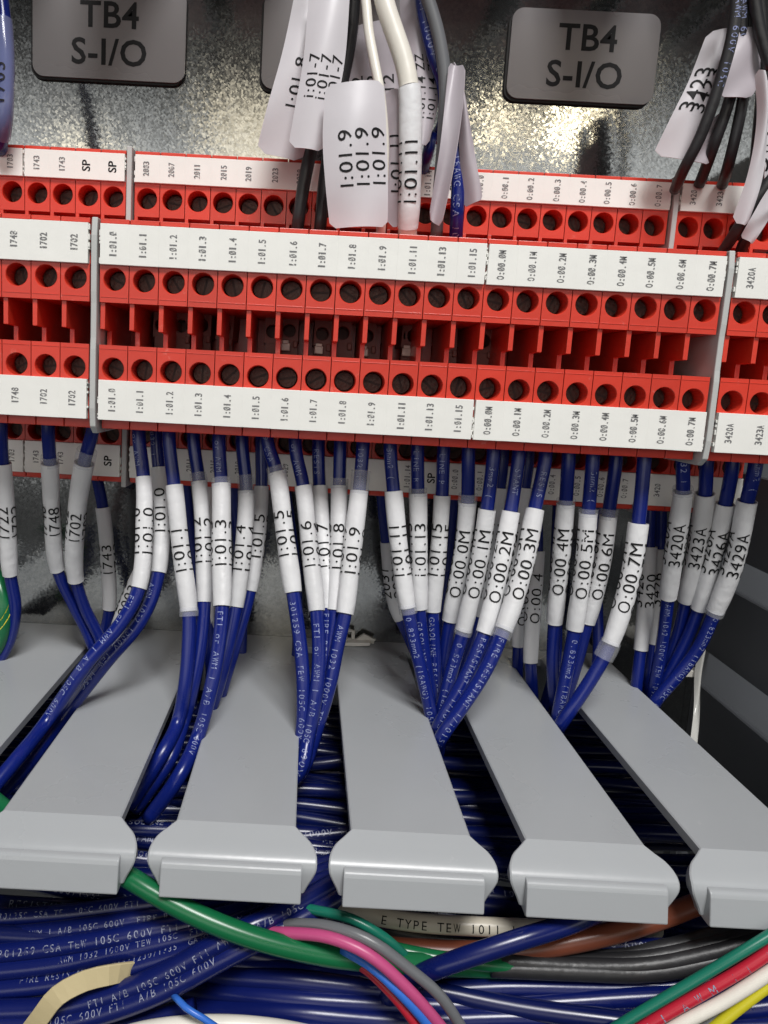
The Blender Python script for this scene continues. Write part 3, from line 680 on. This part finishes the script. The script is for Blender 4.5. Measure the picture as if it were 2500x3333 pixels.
D([(1392, 990), (1379, 1130), (1361, 1250), (1318, 1390), (1280, 1462), (1213, 1562)], 145, 142, 1132, 1390, 'O:00.7M', .35, 1.85, cb=3.2, lab='blue wire with sleeve O:00.7M, hanging apart', toff=.44, tail=[(1195, 1590, -68), (1150, 1680, -80)])
D([(1405, 1090), (1402, 1180), (1395, 1300), (1384, 1403), (1376, 1470)], 166, 164, 1180, 1403, '3420', -.1, 1.7, lab='blue wire with shaded sleeve 3420 behind', toff=.42)
D([(1428, 1090), (1426, 1185), (1420, 1300), (1412, 1390), (1402, 1465)], 170, 168, 1190, 1395, '3426', .7, 1.5, lab='blue wire with shaded sleeve half hidden behind sleeve 3420', toff=.42)
# --- right group
D([(1475, 1000), (1475, 1062), (1461, 1160), (1443, 1290), (1432, 1380), (1412, 1490)], 147, 162, 1062, 1290, '3420A', .35, 1.85, ca=1.0, pr=4, lab='blue wire with sleeve 3420A', toff=.45)
D([(1526, 1005), (1523, 1066), (1508, 1170), (1481, 1297), (1464, 1370), (1424, 1480)], 149, 165, 1064, 1297, '3423A', .5, 1.85, lab='blue wire with sleeve 3423A', toff=.45)
D([(1582, 1005), (1567, 1088), (1546, 1180), (1509, 1315), (1484, 1380), (1424, 1500)], 149, 162, 1088, 1315, '3426A', .0, 1.75, lab='blue wire with sleeve 3426A', pr=None, toff=.42)
D([(1632, 1005), (1614, 1082), (1590, 1200), (1545, 1320), (1502, 1410), (1412, 1520)], 146, 158, 1082, 1322, '3429A', .3, 1.85, pr=5, lab='blue wire with sleeve 3429A, rightmost', cb=.8, toff=.45, pphi=0)

# dark back-row wires without visible sleeves
for k, (u0, u1, v1) in enumerate(((395, 430, 1300), (500, 520, 1250), (610, 640, 1250), (985, 960, 1300), (1100, 1060, 1250), (1210, 1200, 1250), (1300, 1290, 1280))):
    pa = Path([pY(u0, 930, 166), pY(u0, 1000, 169), pY(u1, v1, 174), pY(u1, 1430, 172)] + [pY(u1, 1430, 172) + Vector((-2, 0, -14))], 1.5)
    wire_obj('blue_wire', pa, 1.3, BLUE, 'dark blue wire in the shade behind the sleeved wires', 'wire', 'plain blue wires from the back row', seed=90 + k)

# green-yellow wire at left
pa = Path([pY(-40, 1210, 165), pY(-5, 1255, 160), pY(8, 1310, 158), pY(-2, 1380, 158), pY(-30, 1430, 160)], 1)
o = wire_obj('ground_wire', pa, 1.9, GREEN, 'green and yellow striped wire at the left edge beside sleeve 1722', 'wire')
mb = MB(); nseg = 60
for s0 in (0,):
    V = []; Fs = []
    for i in range(nseg + 1):
        d = pa.len * i / nseg
        for w_ in (0, .8): V.append(pa.pt(d, i * .16 + w_, 1.93))
    Fs = [[2 * i, 2 * i + 1, 2 * i + 3, 2 * i + 2] for i in range(nseg)]; mb.add(V, Fs)
mb.build('stripe', YEL, o, origin=pa.p[0])

# ================================================================== wires lying in the duct
def duct_text(k): return PR[k % len(PR)] + '  ' + PR[(k + 3) % len(PR)]
rnd = random.Random(3)
k = 0
rows = []
for ri, (z, ya, yb) in enumerate(((-79.5, 107, 176), (-82.0, 103, 176), (-84.5, 100.5, 110))):
    y = ya + (1.4 if ri == 1 else 0)
    while y < yb:
        rows.append((y + rnd.uniform(-.5, .5), z)); y += 3.05
for y, z in rows:
    P = []; x = -110; wob = rnd.uniform(.8, 2.2); ph = rnd.uniform(0, 6); sl = rnd.uniform(-.14, .24); fr = rnd.uniform(.02, .05); zz = rnd.uniform(-1.3, 1.3)
    endx = 125 if y < 140 else 84
    while x < endx:
        P.append(Vector((x, y + math.sin(x * fr + ph) * wob - x * sl * .5, z + zz + math.cos(x * .05 + ph) * .9 + rnd.uniform(-.3, .3) + rnd.choice((0, 0, 1.0)) * (y > 112) + (y - 110) * .035 * (y > 110)))); x += 16
    pa = Path(P, 3, front=(0, -.5, .85))
    pr_ = [(duct_text(k) + '   ' + duct_text(k + 2), rnd.uniform(1, 40), 1.15, rnd.uniform(-.6, .5), 1)] if y < 125 and k % 2 == 0 else None
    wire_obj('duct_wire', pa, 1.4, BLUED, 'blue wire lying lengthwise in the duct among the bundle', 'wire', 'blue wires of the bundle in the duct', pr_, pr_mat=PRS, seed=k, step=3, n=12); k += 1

def low(pts, r, material, label, prints=None, Y=None, name='duct_wire', grp=None, pm=None):
    P = []
    for p in pts:
        u, v = p[0], p[1]; y = p[2] if len(p) > 2 else Y
        P.append(pY(u, v, y))
    pa = Path(P, 1.6, front=(0, -.7, .7))
    return wire_obj(name, pa, r, material, label, 'wire', grp, [(prints[0], prints[1], prints[2], prints[3], 1)] if prints else None, pr_mat=pm or PRS, seed=int(pts[0][1]), n=16)
GB = 'blue wires in front below the duct fingers'
FR = 98.0
# blue wires, left fan
low([(-40, 1985), (150, 1972), (330, 1950), (520, 1930, 108), (660, 1880, 114), (780, 1840, 118)], 1.35, BLUE_DIM, 'blue wire just under the left duct finger tips', (duct_text(1), 3, .85, 0), 104)
low([(-40, 2025), (120, 2010), (300, 1985), (500, 1955, 105), (640, 1905, 110), (780, 1850, 116)], 1.35, BLUE_DIM, 'blue printed wire second below the left finger tips', (duct_text(0), 2, .85, .2), 102)
low([(-40, 2063), (120, 2045), (300, 2015), (500, 1975, 102), (640, 1925, 106), (790, 1865, 113)], 1.4, BLUE_DIM, 'blue wire with silver print reading 301259, left', ('301259 CSA TEW 105C 600V FT1 AWM', 3, 1.05, .2), 100)
low([(-40, 2100), (140, 2080), (320, 2042), (520, 1992, 100.5), (640, 1945, 104), (800, 1880, 112)], 1.4, BLUE_DIM, 'blue wire fourth from the top in the left fan', (duct_text(4), 12, .85, -.2), 99)
low([(-40, 2140), (140, 2120), (330, 2075), (520, 2010, 99), (640, 1962, 102), (810, 1890, 110)], 1.45, BLUE_DIM, 'blue wire above the beige strap', (duct_text(3), 6, .85, -.5), 98)
low([(-40, 2185), (150, 2172), (330, 2115), (500, 2020, 96.5), (620, 1965, 100), (700, 1920, 104), (820, 1850, 112)], 1.5, BLUE_DIM, 'blue wire running up to the right with print A/B 105C 600V FT1', ('FT1 A/B 105C 600V FT1 AWM I A/B 105C', 16, 1.0, .35), 95.5)
low([(-40, 2215), (150, 2205), (330, 2150), (510, 2055, 96), (640, 1990, 99.5), (720, 1945, 103), (840, 1870, 111)], 1.5, BLUE_DIM, 'blue wire lowest of the left fan, crossing the green wire', ('105C 600V FT1  A/B 105C 600V', 10, 1.0, -.1), 94.5)
low([(-40, 2250), (120, 2238), (300, 2205), (420, 2180)], 1.5, BLUE_DIM, 'blue wire at the lower left corner of the photo', None, 96)
# right horizontal set
for q, (v, r_, y) in enumerate(((2108, 1.35, 100.5), (2136, 1.45, 99), (2168, 1.45, 97.6), (2202, 1.5, 96.2), (2236, 1.5, 95))):
    low([(380 + [-30, 0, -60, -40, -10][q], v - 60 + 4 * q, y + 9), (470, v - 34 + 4 * q, y + 3), (640, v - 14 + [3, -5, 4, 0, -3][q]), (850, v + 2), (1100, v + [6, -3, 3, -4, 4][q]), (1400, v - 8 + [-4, 6, -6, 5, 0][q]), (1700, v - 30 + [8, -6, 4, -4, 8][q])], r_, BLUE_DIM,
        'blue wire in the lower right bundle, number %s counted from the top' % ['one', 'two', 'three', 'four', 'five', 'six'][q], (duct_text(q), 30, 1.1, 1.2) if q in (0, 2) else None, y, grp=GB)
# cable with white jacket at the bottom left
low([(170, 2272), (300, 2228), (450, 2212), (600, 2222), (780, 2262)], 1.2, WHITEW, 'white jacketed cable at the bottom edge', None, 93, 'jacketed_cable')
low([(375, 2150, 93.5), (405, 2180, 91.4), (440, 2200, 91), (490, 2235, 91)], .45, LBLUE, 'thin light blue thread across the white jacketed cable', None, 95, 'thin_wire')
# green ground wire
low([(-60, 1690, 118), (40, 1770, 112), (180, 1845, 104), (270, 1890, 99), (350, 1938, 97), (450, 1988, 95.5), (570, 2032, 95), (700, 2062, 95.5), (840, 2078, 97), (1000, 2086, 99.5), (1200, 2096, 101.5), (1400, 2112, 107)], 1.5, GREEN, 'thick green wire crossing from under the left fingers to the lower middle', None, name='green_wire')
low([(830, 2045, 100), (930, 2066, 99), (1050, 2082, 98.2), (1180, 2096, 99.6), (1300, 2112, 103)], 1.0, GREEN, 'second green wire, ending under the blue bundle on the right', None, name='green_wire')
# white, brown, black
low([(600, 1935, 106), (720, 1958, 103), (880, 1990, 102), (1080, 2003, 102), (1280, 2008, 103), (1420, 2005, 106)], 1.35, TAN, 'cream wire with dark print below the middle finger tips', ('E TYPE TEW 1011 105C 600V OR AWM', 16, 1.3, .4), name='cream_wire', pm=INK)
low([(640, 1965, 108), (800, 2000, 104), (1000, 2030, 103), (1200, 2030, 103)], 1.2, BLACK, 'black wire between the cream and the brown wire', None, name='black_wire')
low([(700, 2020, 104), (820, 2040, 102.5), (960, 2055, 101), (1120, 2052, 100.5), (1280, 2025, 100.5), (1420, 1985, 102), (1560, 1930, 107)], 1.55, BROWN, 'brown wire rising to the right behind the finger tips', None, name='brown_wire')
for q, (dv, y) in enumerate(((0, 101), (16, 100), (33, 99), (52, 98.5))):
    low([(1120 - 20 * q, 2052 + dv * .75), (1250, 2068 + dv * .6), (1400, 2055 + dv * .9), (1540, 2022 + dv * 1.05), (1720, 1965 + dv * 1.2)], 1.25, BLACK, 'black wire, number %s of the black set at the lower right' % ['one', 'two', 'three', 'four'][q],
        ('AWM STYLE 1015 105C 600V VW-1 AWM', 14, 1.0, .5) if q == 1 else None, y, 'black_wire')
low([(830, 2160, 98), (900, 2110, 96), (1000, 2070, 95), (1120, 2030, 95.5), (1230, 1995, 98), (1330, 1950, 103)], 1.4, BLUE_DIM, 'single blue wire rising to the right over the brown wire', None)
# thin coloured cores, middle
ro = 1.0
low([(600, 1950, 103), (680, 1966, 100), (760, 1985, 98), (830, 2025, 97), (880, 2070, 98)], .72, TEAL, 'thin teal wire curving under the middle fingers', None, name='thin_wire')
low([(560, 2010, 100), (640, 1996, 97.5), (720, 2003, 95), (800, 2032, 93), (880, 2090, 92.3), (950, 2150, 92), (1010, 2240, 92)], .78, GREY, 'thin grey wire arching above the pink one', None, name='thin_wire')
low([(560, 2015, 98), (640, 2016, 95.6), (720, 2027, 93.6), (800, 2064, 92), (870, 2125, 91.3), (930, 2190, 91.3), (970, 2240, 91.5)], .82, PINK, 'thin pink wire curving down to the bottom edge', None, name='thin_wire')
low([(740, 2050, 95.5), (800, 2085, 93), (860, 2140, 91.3), (910, 2195, 91), (945, 2240, 91)], .72, LBLUE, 'thin light blue wire between the pink and the red one', None, name='thin_wire')
low([(750, 2065, 97), (800, 2100, 94.5), (850, 2150, 92.4), (890, 2200, 91.5), (920, 2250, 91.5)], .72, REDW, 'thin red wire at the left of the coloured cores', None, name='thin_wire')
# thin coloured cores, right
low([(1290, 2245, 92.5), (1370, 2195, 92.5), (1500, 2118, 92.8), (1600, 2058, 93), (1720, 1985, 94)], .72, TEAL, 'thin green wire topmost of the right coloured cores', None, name='thin_wire')
low([(1340, 2250, 92), (1430, 2195, 92), (1530, 2138, 92.2), (1620, 2085, 92.4), (1720, 2015, 93)], .82, REDW, 'thin dark red wire with pale marks at the lower right', ('I I  A W M  I I  105C I I', 4, 1.2, .3), name='thin_wire')
low([(1400, 2240, 94), (1480, 2190, 94), (1570, 2145, 94), (1640, 2100, 94), (1720, 2045, 94)], .8, mat('violet_insulation', (.09, .08, .28), .35), 'thin violet wire under the red and white ones at the lower right', None, name='thin_wire')
low([(1390, 2262, 91.4), (1470, 2212, 91.4), (1560, 2165, 91.4), (1640, 2115, 91.6), (1720, 2062, 92)], .88, WHITEW, 'thin white wire at the lower right', None, name='thin_wire')
low([(1440, 2260, 92.8), (1520, 2212, 92.6), (1600, 2165, 92.6), (1720, 2090, 93)], .7, GREY, 'thin grey wire between the white and yellow ones at the lower right', None, name='thin_wire')
low([(1490, 2262, 91.8), (1560, 2205, 91.8), (1630, 2150, 91.8), (1720, 2085, 92)], .78, YEL, 'thin yellow wire at the lower right corner', None, name='thin_wire')
# beige strap
def strap(pts, wdt, label):
    P = [pY(u, v, y) for u, v, y in pts]; pa = Path(P, 1.2, front=(0, -1, .3)); mb = MB(); V = []; n = len(pa.p)
    for i in range(n):
        c, t, nn = pa.at(pa.L[i]); s_ = t.cross(nn)
        for a, b in ((-wdt / 2, .25), (wdt / 2, .25), (wdt / 2, -.25), (-wdt / 2, -.25)): V.append(c + s_ * a + nn * b)
    Fs = [[4 * i + j, 4 * i + (j + 1) % 4, 4 * i + 4 + (j + 1) % 4, 4 * i + 4 + j] for i in range(n - 1) for j in range(4)] + [[0, 1, 2, 3], [4 * n - 1, 4 * n - 2, 4 * n - 3, 4 * n - 4]]
    mb.add(V, Fs); o = mb.build('cable_strap', BEIGE, origin=pa.p[0]); tag(o, label, 'strap')
    bv = o.modifiers.new('b', 'BEVEL'); bv.width = .0001
strap([(40, 2260, 93.5), (85, 2200, 92.8), (125, 2150, 93), (185, 2118, 94.2), (235, 2106, 94.8), (295, 2096, 97.5), (345, 2092, 101)], 2.7, 'beige flat strap looped over the blue wires at the lower left')

# ================================================================== hanging flag labels above
def flag(name, Lp, Rp, material, label, texts=(), bulge=.8, cols=10, th=.16, text_h=3.0, cat='label', corner=1.2, wire=None, group=None):
    """Lp / Rp: left and right edge, top to bottom, as (px row measurements, real depth)"""
    L = [pY(*p) for p in Lp]; Rr = [pY(*p) for p in Rp]
    pl = Path(L, .8); pr_ = Path(Rr, .8)
    n = 26
    def surf(s_, t_):
        a = pl.at(pl.len * t_)[0]; b = pr_.at(pr_.len * t_)[0]; q = a.lerp(b, s_); q.y -= bulge * math.sin(math.pi * s_) * (1 if bulge else 0); q.y += .25 * math.sin(7 * t_ + 5 * s_); return q
    def nor(s_, t_):
        e_ = .01; dx = surf(min(s_ + e_, 1), t_) - surf(max(s_ - e_, 0), t_); dz = surf(s_, max(t_ - e_, 0)) - surf(s_, min(t_ + e_, 1)); q = dx.cross(dz)
        q = q.normalized() if q.length else Vector((0, -1, 0)); return q if q.y < 0 else -q
    wmm = (surf(1, .5) - surf(0, .5)).length; hmm = (pl.len + pr_.len) / 2
    V = []; 
    for off in (0, th):
        for i in range(n + 1):
            for j in range(cols + 1):
                s_ = j / cols; t_ = i / n
                # rounded corners: pull the side inwards near the ends
                cs = corner / wmm; ct = min(t_, 1 - t_) * hmm
                pull = (1 - math.sqrt(max(0, 1 - (1 - min(1, ct / corner)) ** 2))) * cs if corner else 0
                s2 = pull + s_ * (1 - 2 * pull)
                V.append(surf(s2, t_) - nor(s2, t_) * off)
    c = cols + 1; m_ = (n + 1) * c; Fs = []
    for i in range(n):
        for j in range(cols):
            a = i * c + j; Fs.append([a, a + 1, a + c + 1, a + c]); Fs.append([m_ + a + 1, m_ + a, m_ + a + c, m_ + a + c + 1])
        a = i * c; Fs.append([a, a + c, m_ + a + c, m_ + a]); a = i * c + cols; Fs.append([a + c, a, m_ + a, m_ + a + c])
    for j in range(cols):
        Fs.append([j + 1, j, m_ + j, m_ + j + 1]); a = n * c + j; Fs.append([a, a + 1, m_ + a + 1, m_ + a])
    mb = MB(); mb.add(V, Fs); org = surf(.5, 1)
    o = mb.build(name, material, None, True, origin=org)
    es = o.modifiers.new('e', 'EDGE_SPLIT'); es.split_angle = math.radians(50)
    tag(o, label, cat, group)
    if texts:
        mb = MB()
        for string, s0, t0, h in texts:      # reading upwards, letters' tops to the left; s0,t0 = start (bottom) of the text baseline
            mono(mb, string, h, None, lambda tx, ty: surf(min(1, max(0, s0 - ty / wmm)), min(1, max(0, t0 - tx / hmm))) + nor(min(.99, max(.01, s0 - ty / wmm)), min(.99, max(.01, t0 - tx / hmm))) * .06, .004, .22)
        mb.build('lettering', INK, o, origin=org)
    return o
GF = 'white flag labels hanging above the terminal blocks'
def up_wire(pts, r, material, label, name, prints=None, pm=None, film_=None):
    pa = Path([pY(*p) for p in pts], 1.3); return wire_obj(name, pa, r, material, label, 'wire', None, prints, pr_mat=pm, seed=3), pa
# T1, T2 with black wires
up_wire([(742, -60, 150), (722, 60, 152), (695, 200, 152), (670, 330, 152), (656, 400, 152), (643, 490, 153), (640, 520, 156)], 1.25, BLACK, 'black wire entering the back row beside the marker 2029', 'black_wire')
up_wire([(765, -60, 154), (760, 60, 155), (735, 200, 156), (712, 320, 155), (700, 400, 154), (692, 490, 153), (690, 520, 156)], 1.25, BLACK, 'black wire second from the left, just left of flag I:01.9', 'black_wire')
flag('flag_label', [(640, -30, 151), (608, 120, 150), (575, 240, 150), (553, 328, 151)], [(700, -30, 152), (700, 120, 151), (680, 250, 151), (655, 354, 152)], FLAG, 'white flag label reading I:01. at the far left, slanted', [('I:01.8', .62, .72, 2.3)], bulge=.8, corner=1.6, group=GF)
flag('flag_label', [(668, -30, 147), (655, 130, 146), (636, 240, 145.5), (622, 318, 145.5)], [(757, -30, 147), (745, 130, 146), (724, 240, 145.5), (702, 332, 146)], FLAG, 'white flag label reading i:01-7 three times', [('i:01-7', .40, .70, 1.95), ('i:01-7', .68, .705, 1.95), ('i:01-7', .95, .70, 1.95)], bulge=1.2, corner=1.4, group=GF)
# behind: 12 label
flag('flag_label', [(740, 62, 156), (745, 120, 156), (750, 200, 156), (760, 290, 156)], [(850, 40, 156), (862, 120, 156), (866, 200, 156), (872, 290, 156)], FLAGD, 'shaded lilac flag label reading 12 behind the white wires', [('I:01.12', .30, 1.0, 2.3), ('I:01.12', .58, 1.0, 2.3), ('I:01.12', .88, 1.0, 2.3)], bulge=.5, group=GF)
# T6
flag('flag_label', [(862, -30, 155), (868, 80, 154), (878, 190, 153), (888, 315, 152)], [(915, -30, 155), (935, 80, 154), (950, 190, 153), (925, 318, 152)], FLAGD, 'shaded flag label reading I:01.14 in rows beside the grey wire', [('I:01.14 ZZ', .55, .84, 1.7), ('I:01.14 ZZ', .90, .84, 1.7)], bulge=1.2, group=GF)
up_wire([(905, -50, 151), (920, 50, 151), (940, 130, 151), (957, 180, 152), (960, 260, 154), (940, 300, 158)], 1.3, BLUE, 'blue printed wire running down beside the grey wire', 'blue_wire', [('AWM 1000V or 600V 105C CSA', 2, 1.5, .1, 1)])
up_wire([(932, 290, 155), (925, 330, 155), (918, 352, 158), (915, 380, 164)], 1.1, BLUE, 'short blue wire end coming out below flag I:01.14', 'blue_wire')
up_wire([(905, -50, 149), (925, 0, 149), (948, 80, 149), (962, 180, 149), (958, 300, 149), (948, 420, 150), (943, 510, 153)], 1.2, GREY, 'grey wire bending down to the crumpled labels', 'grey_wire')
# T5 sleeve I:01.11 on thick white wire
_, pa = up_wire([(818, -60, 147), (832, 10, 146), (852, 70, 145.5), (872, 130, 145), (884, 190, 144.5), (887, 300, 144.5), (885, 420, 145.5), (880, 505, 147.5), (880, 540, 153)], 1.75, WHITEW, 'thick dirty white wire carrying the sleeve I:01.11', 'white_wire')
o_ = _; da, db = pa.find(v=188), pa.find(v=492)
sleeve(o_, pa, da, db, 2.05, 'I:01.11', (.1, .1 + 2.9 / 2.05), lines_h=2.45, text_off=.60, seed=5)
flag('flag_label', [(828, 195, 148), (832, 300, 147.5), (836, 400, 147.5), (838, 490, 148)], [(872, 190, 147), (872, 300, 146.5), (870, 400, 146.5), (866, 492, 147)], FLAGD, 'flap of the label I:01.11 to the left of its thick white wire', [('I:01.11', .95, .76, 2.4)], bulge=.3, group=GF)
# T3 front flag with thin white wire
_, pa = up_wire([(778, -60, 148), (790, 0, 147), (797, 70, 146), (808, 130, 145), (821, 200, 144), (830, 300, 144), (828, 400, 144), (823, 490, 145), (822, 515, 148), (822, 545, 153)], .88, WHITEW, 'thinner dirty white wire entering the flag I:01.9', 'white_wire')
flag('flag_label', [(703, 185, 142), (697, 300, 141.5), (703, 400, 141.5), (713, 494, 142)], [(829, 177, 143), (835, 280, 142), (838, 400, 142), (837, 492, 142.5)], FLAG, 'large white flag label in front reading I:01.9 three times', [('I:01.9', .44, .735, 2.5), ('I:01.9', .70, .728, 2.5), ('I:01.9', .96, .72, 2.5)], bulge=1.5, corner=1.1, group=GF)
# T8 crumpled labels and blue wire
up_wire([(985, 300, 150), (990, 380, 149), (987, 460, 149), (985, 512, 152), (985, 545, 157)], 1.3, BLUE, 'blue wire between the two crumpled labels', 'blue_wire', [('V 18AWG CSA 105C', 1, 1.3, .3, 1)])
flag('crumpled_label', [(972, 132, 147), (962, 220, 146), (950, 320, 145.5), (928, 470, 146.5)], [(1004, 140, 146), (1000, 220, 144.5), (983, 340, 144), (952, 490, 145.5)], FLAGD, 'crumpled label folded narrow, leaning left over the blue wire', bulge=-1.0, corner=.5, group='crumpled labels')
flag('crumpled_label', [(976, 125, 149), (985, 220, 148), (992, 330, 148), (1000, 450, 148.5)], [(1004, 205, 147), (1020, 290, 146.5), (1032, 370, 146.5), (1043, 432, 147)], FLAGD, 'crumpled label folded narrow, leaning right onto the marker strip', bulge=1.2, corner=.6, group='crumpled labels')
# top left sleeve 1703
_, pa = up_wire([(-4, -60, 158), (4, 0, 157), (10, 60, 156), (12, 160, 155), (8, 260, 155), (2, 310, 158), (0, 340, 166)], 1.35, BLUE, 'blue wire at the upper left edge under a translucent sleeve', 'blue_wire')
mb = MB(); da, db = pa.find(v=45), pa.find(v=298)
tube(mb, pa, 1.85, da, db, 18, 1, caps=False, lump=.06, seed=4, rf=lambda t: .85 + .15 * math.sin(t * 3.1)); s_ = mb.build('label_sleeve', FILM2, _, True, origin=pa.p[0])
mb = MB(); lay_text(mb, '1703', 2.6, lambda tx, ty: pa.pt(da + (db - da) * .72 - tx, .35 + (ty - 1.3) / 1.85, 1.98), 1.15, 0, .2); mb.build('lettering', INK, s_, origin=pa.p[0])
# black wires and flags, top right
for q, pts in enumerate(([(1592, -40, 146), (1585, 60, 146), (1560, 160, 147), (1515, 290, 149), (1475, 370, 152), (1458, 410, 158)],
                         [(1600, -40, 149), (1600, 80, 150), (1580, 200, 152), (1540, 320, 154), (1510, 400, 160)],
                         [(1625, -40, 148), (1640, 60, 148), (1665, 150, 148)],
                         [(1612, -40, 151), (1620, 100, 151), (1600, 240, 152), (1575, 350, 154), (1560, 400, 160)],
                         [(1700, 350, 142), (1640, 420, 143), (1590, 500, 145), (1560, 545, 150)],
                         [(1700, 420, 141), (1650, 470, 142), (1610, 520, 146), (1595, 560, 151)],
                         [(1640, -40, 153), (1650, 120, 153), (1640, 260, 153), (1625, 400, 156), (1600, 520, 158)])):
    up_wire(pts, 1.05, BLACK, 'black wire of the upper right bunch, %s' % ['crossing in front of flag 3423', 'second', 'curving off to the right edge', 'fourth', 'entering beside marker 3420A', 'lowest at the right edge', 'rearmost'][q], 'black_wire',
            [('AWM 600V 105C', 3, 1.2, 0, 1)] if q in (0, 1) else None)
flag('flag_label', [(1528, 70, 154), (1490, 170, 153), (1450, 250, 153), (1410, 335, 154)], [(1580, 62, 153), (1560, 160, 153), (1520, 260, 152), (1490, 352, 153)], FLAG, 'white flag label reading 3423 at the upper right, slanted', [('3423', .52, .66, 2.6), ('3423', .88, .66, 2.6)], bulge=.8, corner=1.2, group=GF)
flag('flag_label', [(1583, 60, 149), (1570, 120, 149), (1560, 170, 149), (1550, 208, 149)], [(1650, 60, 150), (1645, 120, 150), (1640, 170, 150), (1622, 215, 150)], FLAGD, 'shaded flag label at the upper right behind the black wires', bulge=.5, corner=1.4, group=GF)
flag('flag_label', [(1500, 290, 154), (1490, 320, 154), (1483, 345, 154)], [(1570, 230, 155), (1552, 300, 155), (1530, 358, 155)], FLAGD, 'second flap of the 3423 flag right of the black wire', bulge=.4, corner=1.0, group=GF)
flag('flag_label', [(1630, 150, 143), (1636, 250, 143), (1615, 370, 143), (1580, 480, 144)], [(1655, 158, 142), (1660, 250, 142), (1650, 370, 142), (1612, 492, 143)], FLAG, 'folded white flag label hanging over the right end of the marker strip', bulge=.8, corner=.6, group=GF)
flag('flag_label', [(1645, 172, 145), (1648, 240, 145), (1650, 330, 145), (1652, 400, 145)], [(1720, 172, 145), (1720, 240, 145), (1720, 330, 145), (1720, 400, 145)], FLAG, 'white flag label cut by the right edge of the photo', [('SW13', .12, .88, 3.2)], bulge=.3, group=GF)
flag('flag_label', [(1665, 400, 139), (1640, 440, 139.5), (1615, 480, 140), (1600, 512, 141)], [(1690, 430, 138), (1665, 470, 138.5), (1640, 505, 139.5), (1622, 530, 140.5)], FLAG, 'small white sleeve on the black wires at the right edge', bulge=.6, corner=.4, group=GF)

# ================================================================== small things
# broken clip lying on the duct
c0 = pZ(772, 1390, DZ); mb = MB()
mb.box(c0.x - 4.2, c0.x + 4.2, c0.y, c0.y + 1.2, DZ + .1, DZ + 1.1, .15); mb.box(c0.x - 3.4, c0.x - 2.6, c0.y, c0.y + 1.2, DZ + 1, DZ + 3, .1)
mb.box(c0.x - 1.6, c0.x - .8, c0.y, c0.y + 1.2, DZ + 1, DZ + 3.4, .1); mb.box(c0.x - 3.4, c0.x - .8, c0.y + .2, c0.y + 1.1, DZ + 2.8, DZ + 3.4, .1)
mb.prism([(c0.x - .5, DZ + 1), (c0.x + 1.5, DZ + 2.6), (c0.x + 4.6, DZ + 1.3), (c0.x + 3.8, DZ + .6)], 'y', c0.y - .3, c0.y + .8)
mb.prism([(c0.x - 4.4, DZ + .15), (c0.x - 1, DZ + .15), (c0.x + 2.8, DZ + .5), (c0.x + 3, DZ + 1.2), (c0.x - 4, DZ + .9)], 'y', c0.y - 2.6, c0.y - .1)
tag(mb.build('broken_clip', PLAS, origin=(c0.x, c0.y, DZ)), 'small broken white plastic clip lying on the duct below the I:01.9 wire', 'clip')
# clamp and clear tie near the right duct
a = pY(1440, 1442, 170); b = pY(1502, 1452, 170)
mb = MB(); mb.box(a.x, b.x, 168, 180, b.z - .6, a.z + .3, .2); tag(mb.build('rail_clamp', PLAS, origin=(a.x, 175, a.z)), 'pale clamp behind the right group of blue wires', 'clamp')
flag('cable_tie', [(1512, 1395, 168), (1502, 1450, 167), (1498, 1520, 164), (1492, 1600, 158)], [(1524, 1400, 168), (1516, 1450, 167), (1512, 1530, 164), (1505, 1610, 158)], film('milky_film', (.7, .7, .66), .55), 'milky plastic tie hanging beside the right end of the duct', bulge=.8, corner=.3, cat='cable tie')
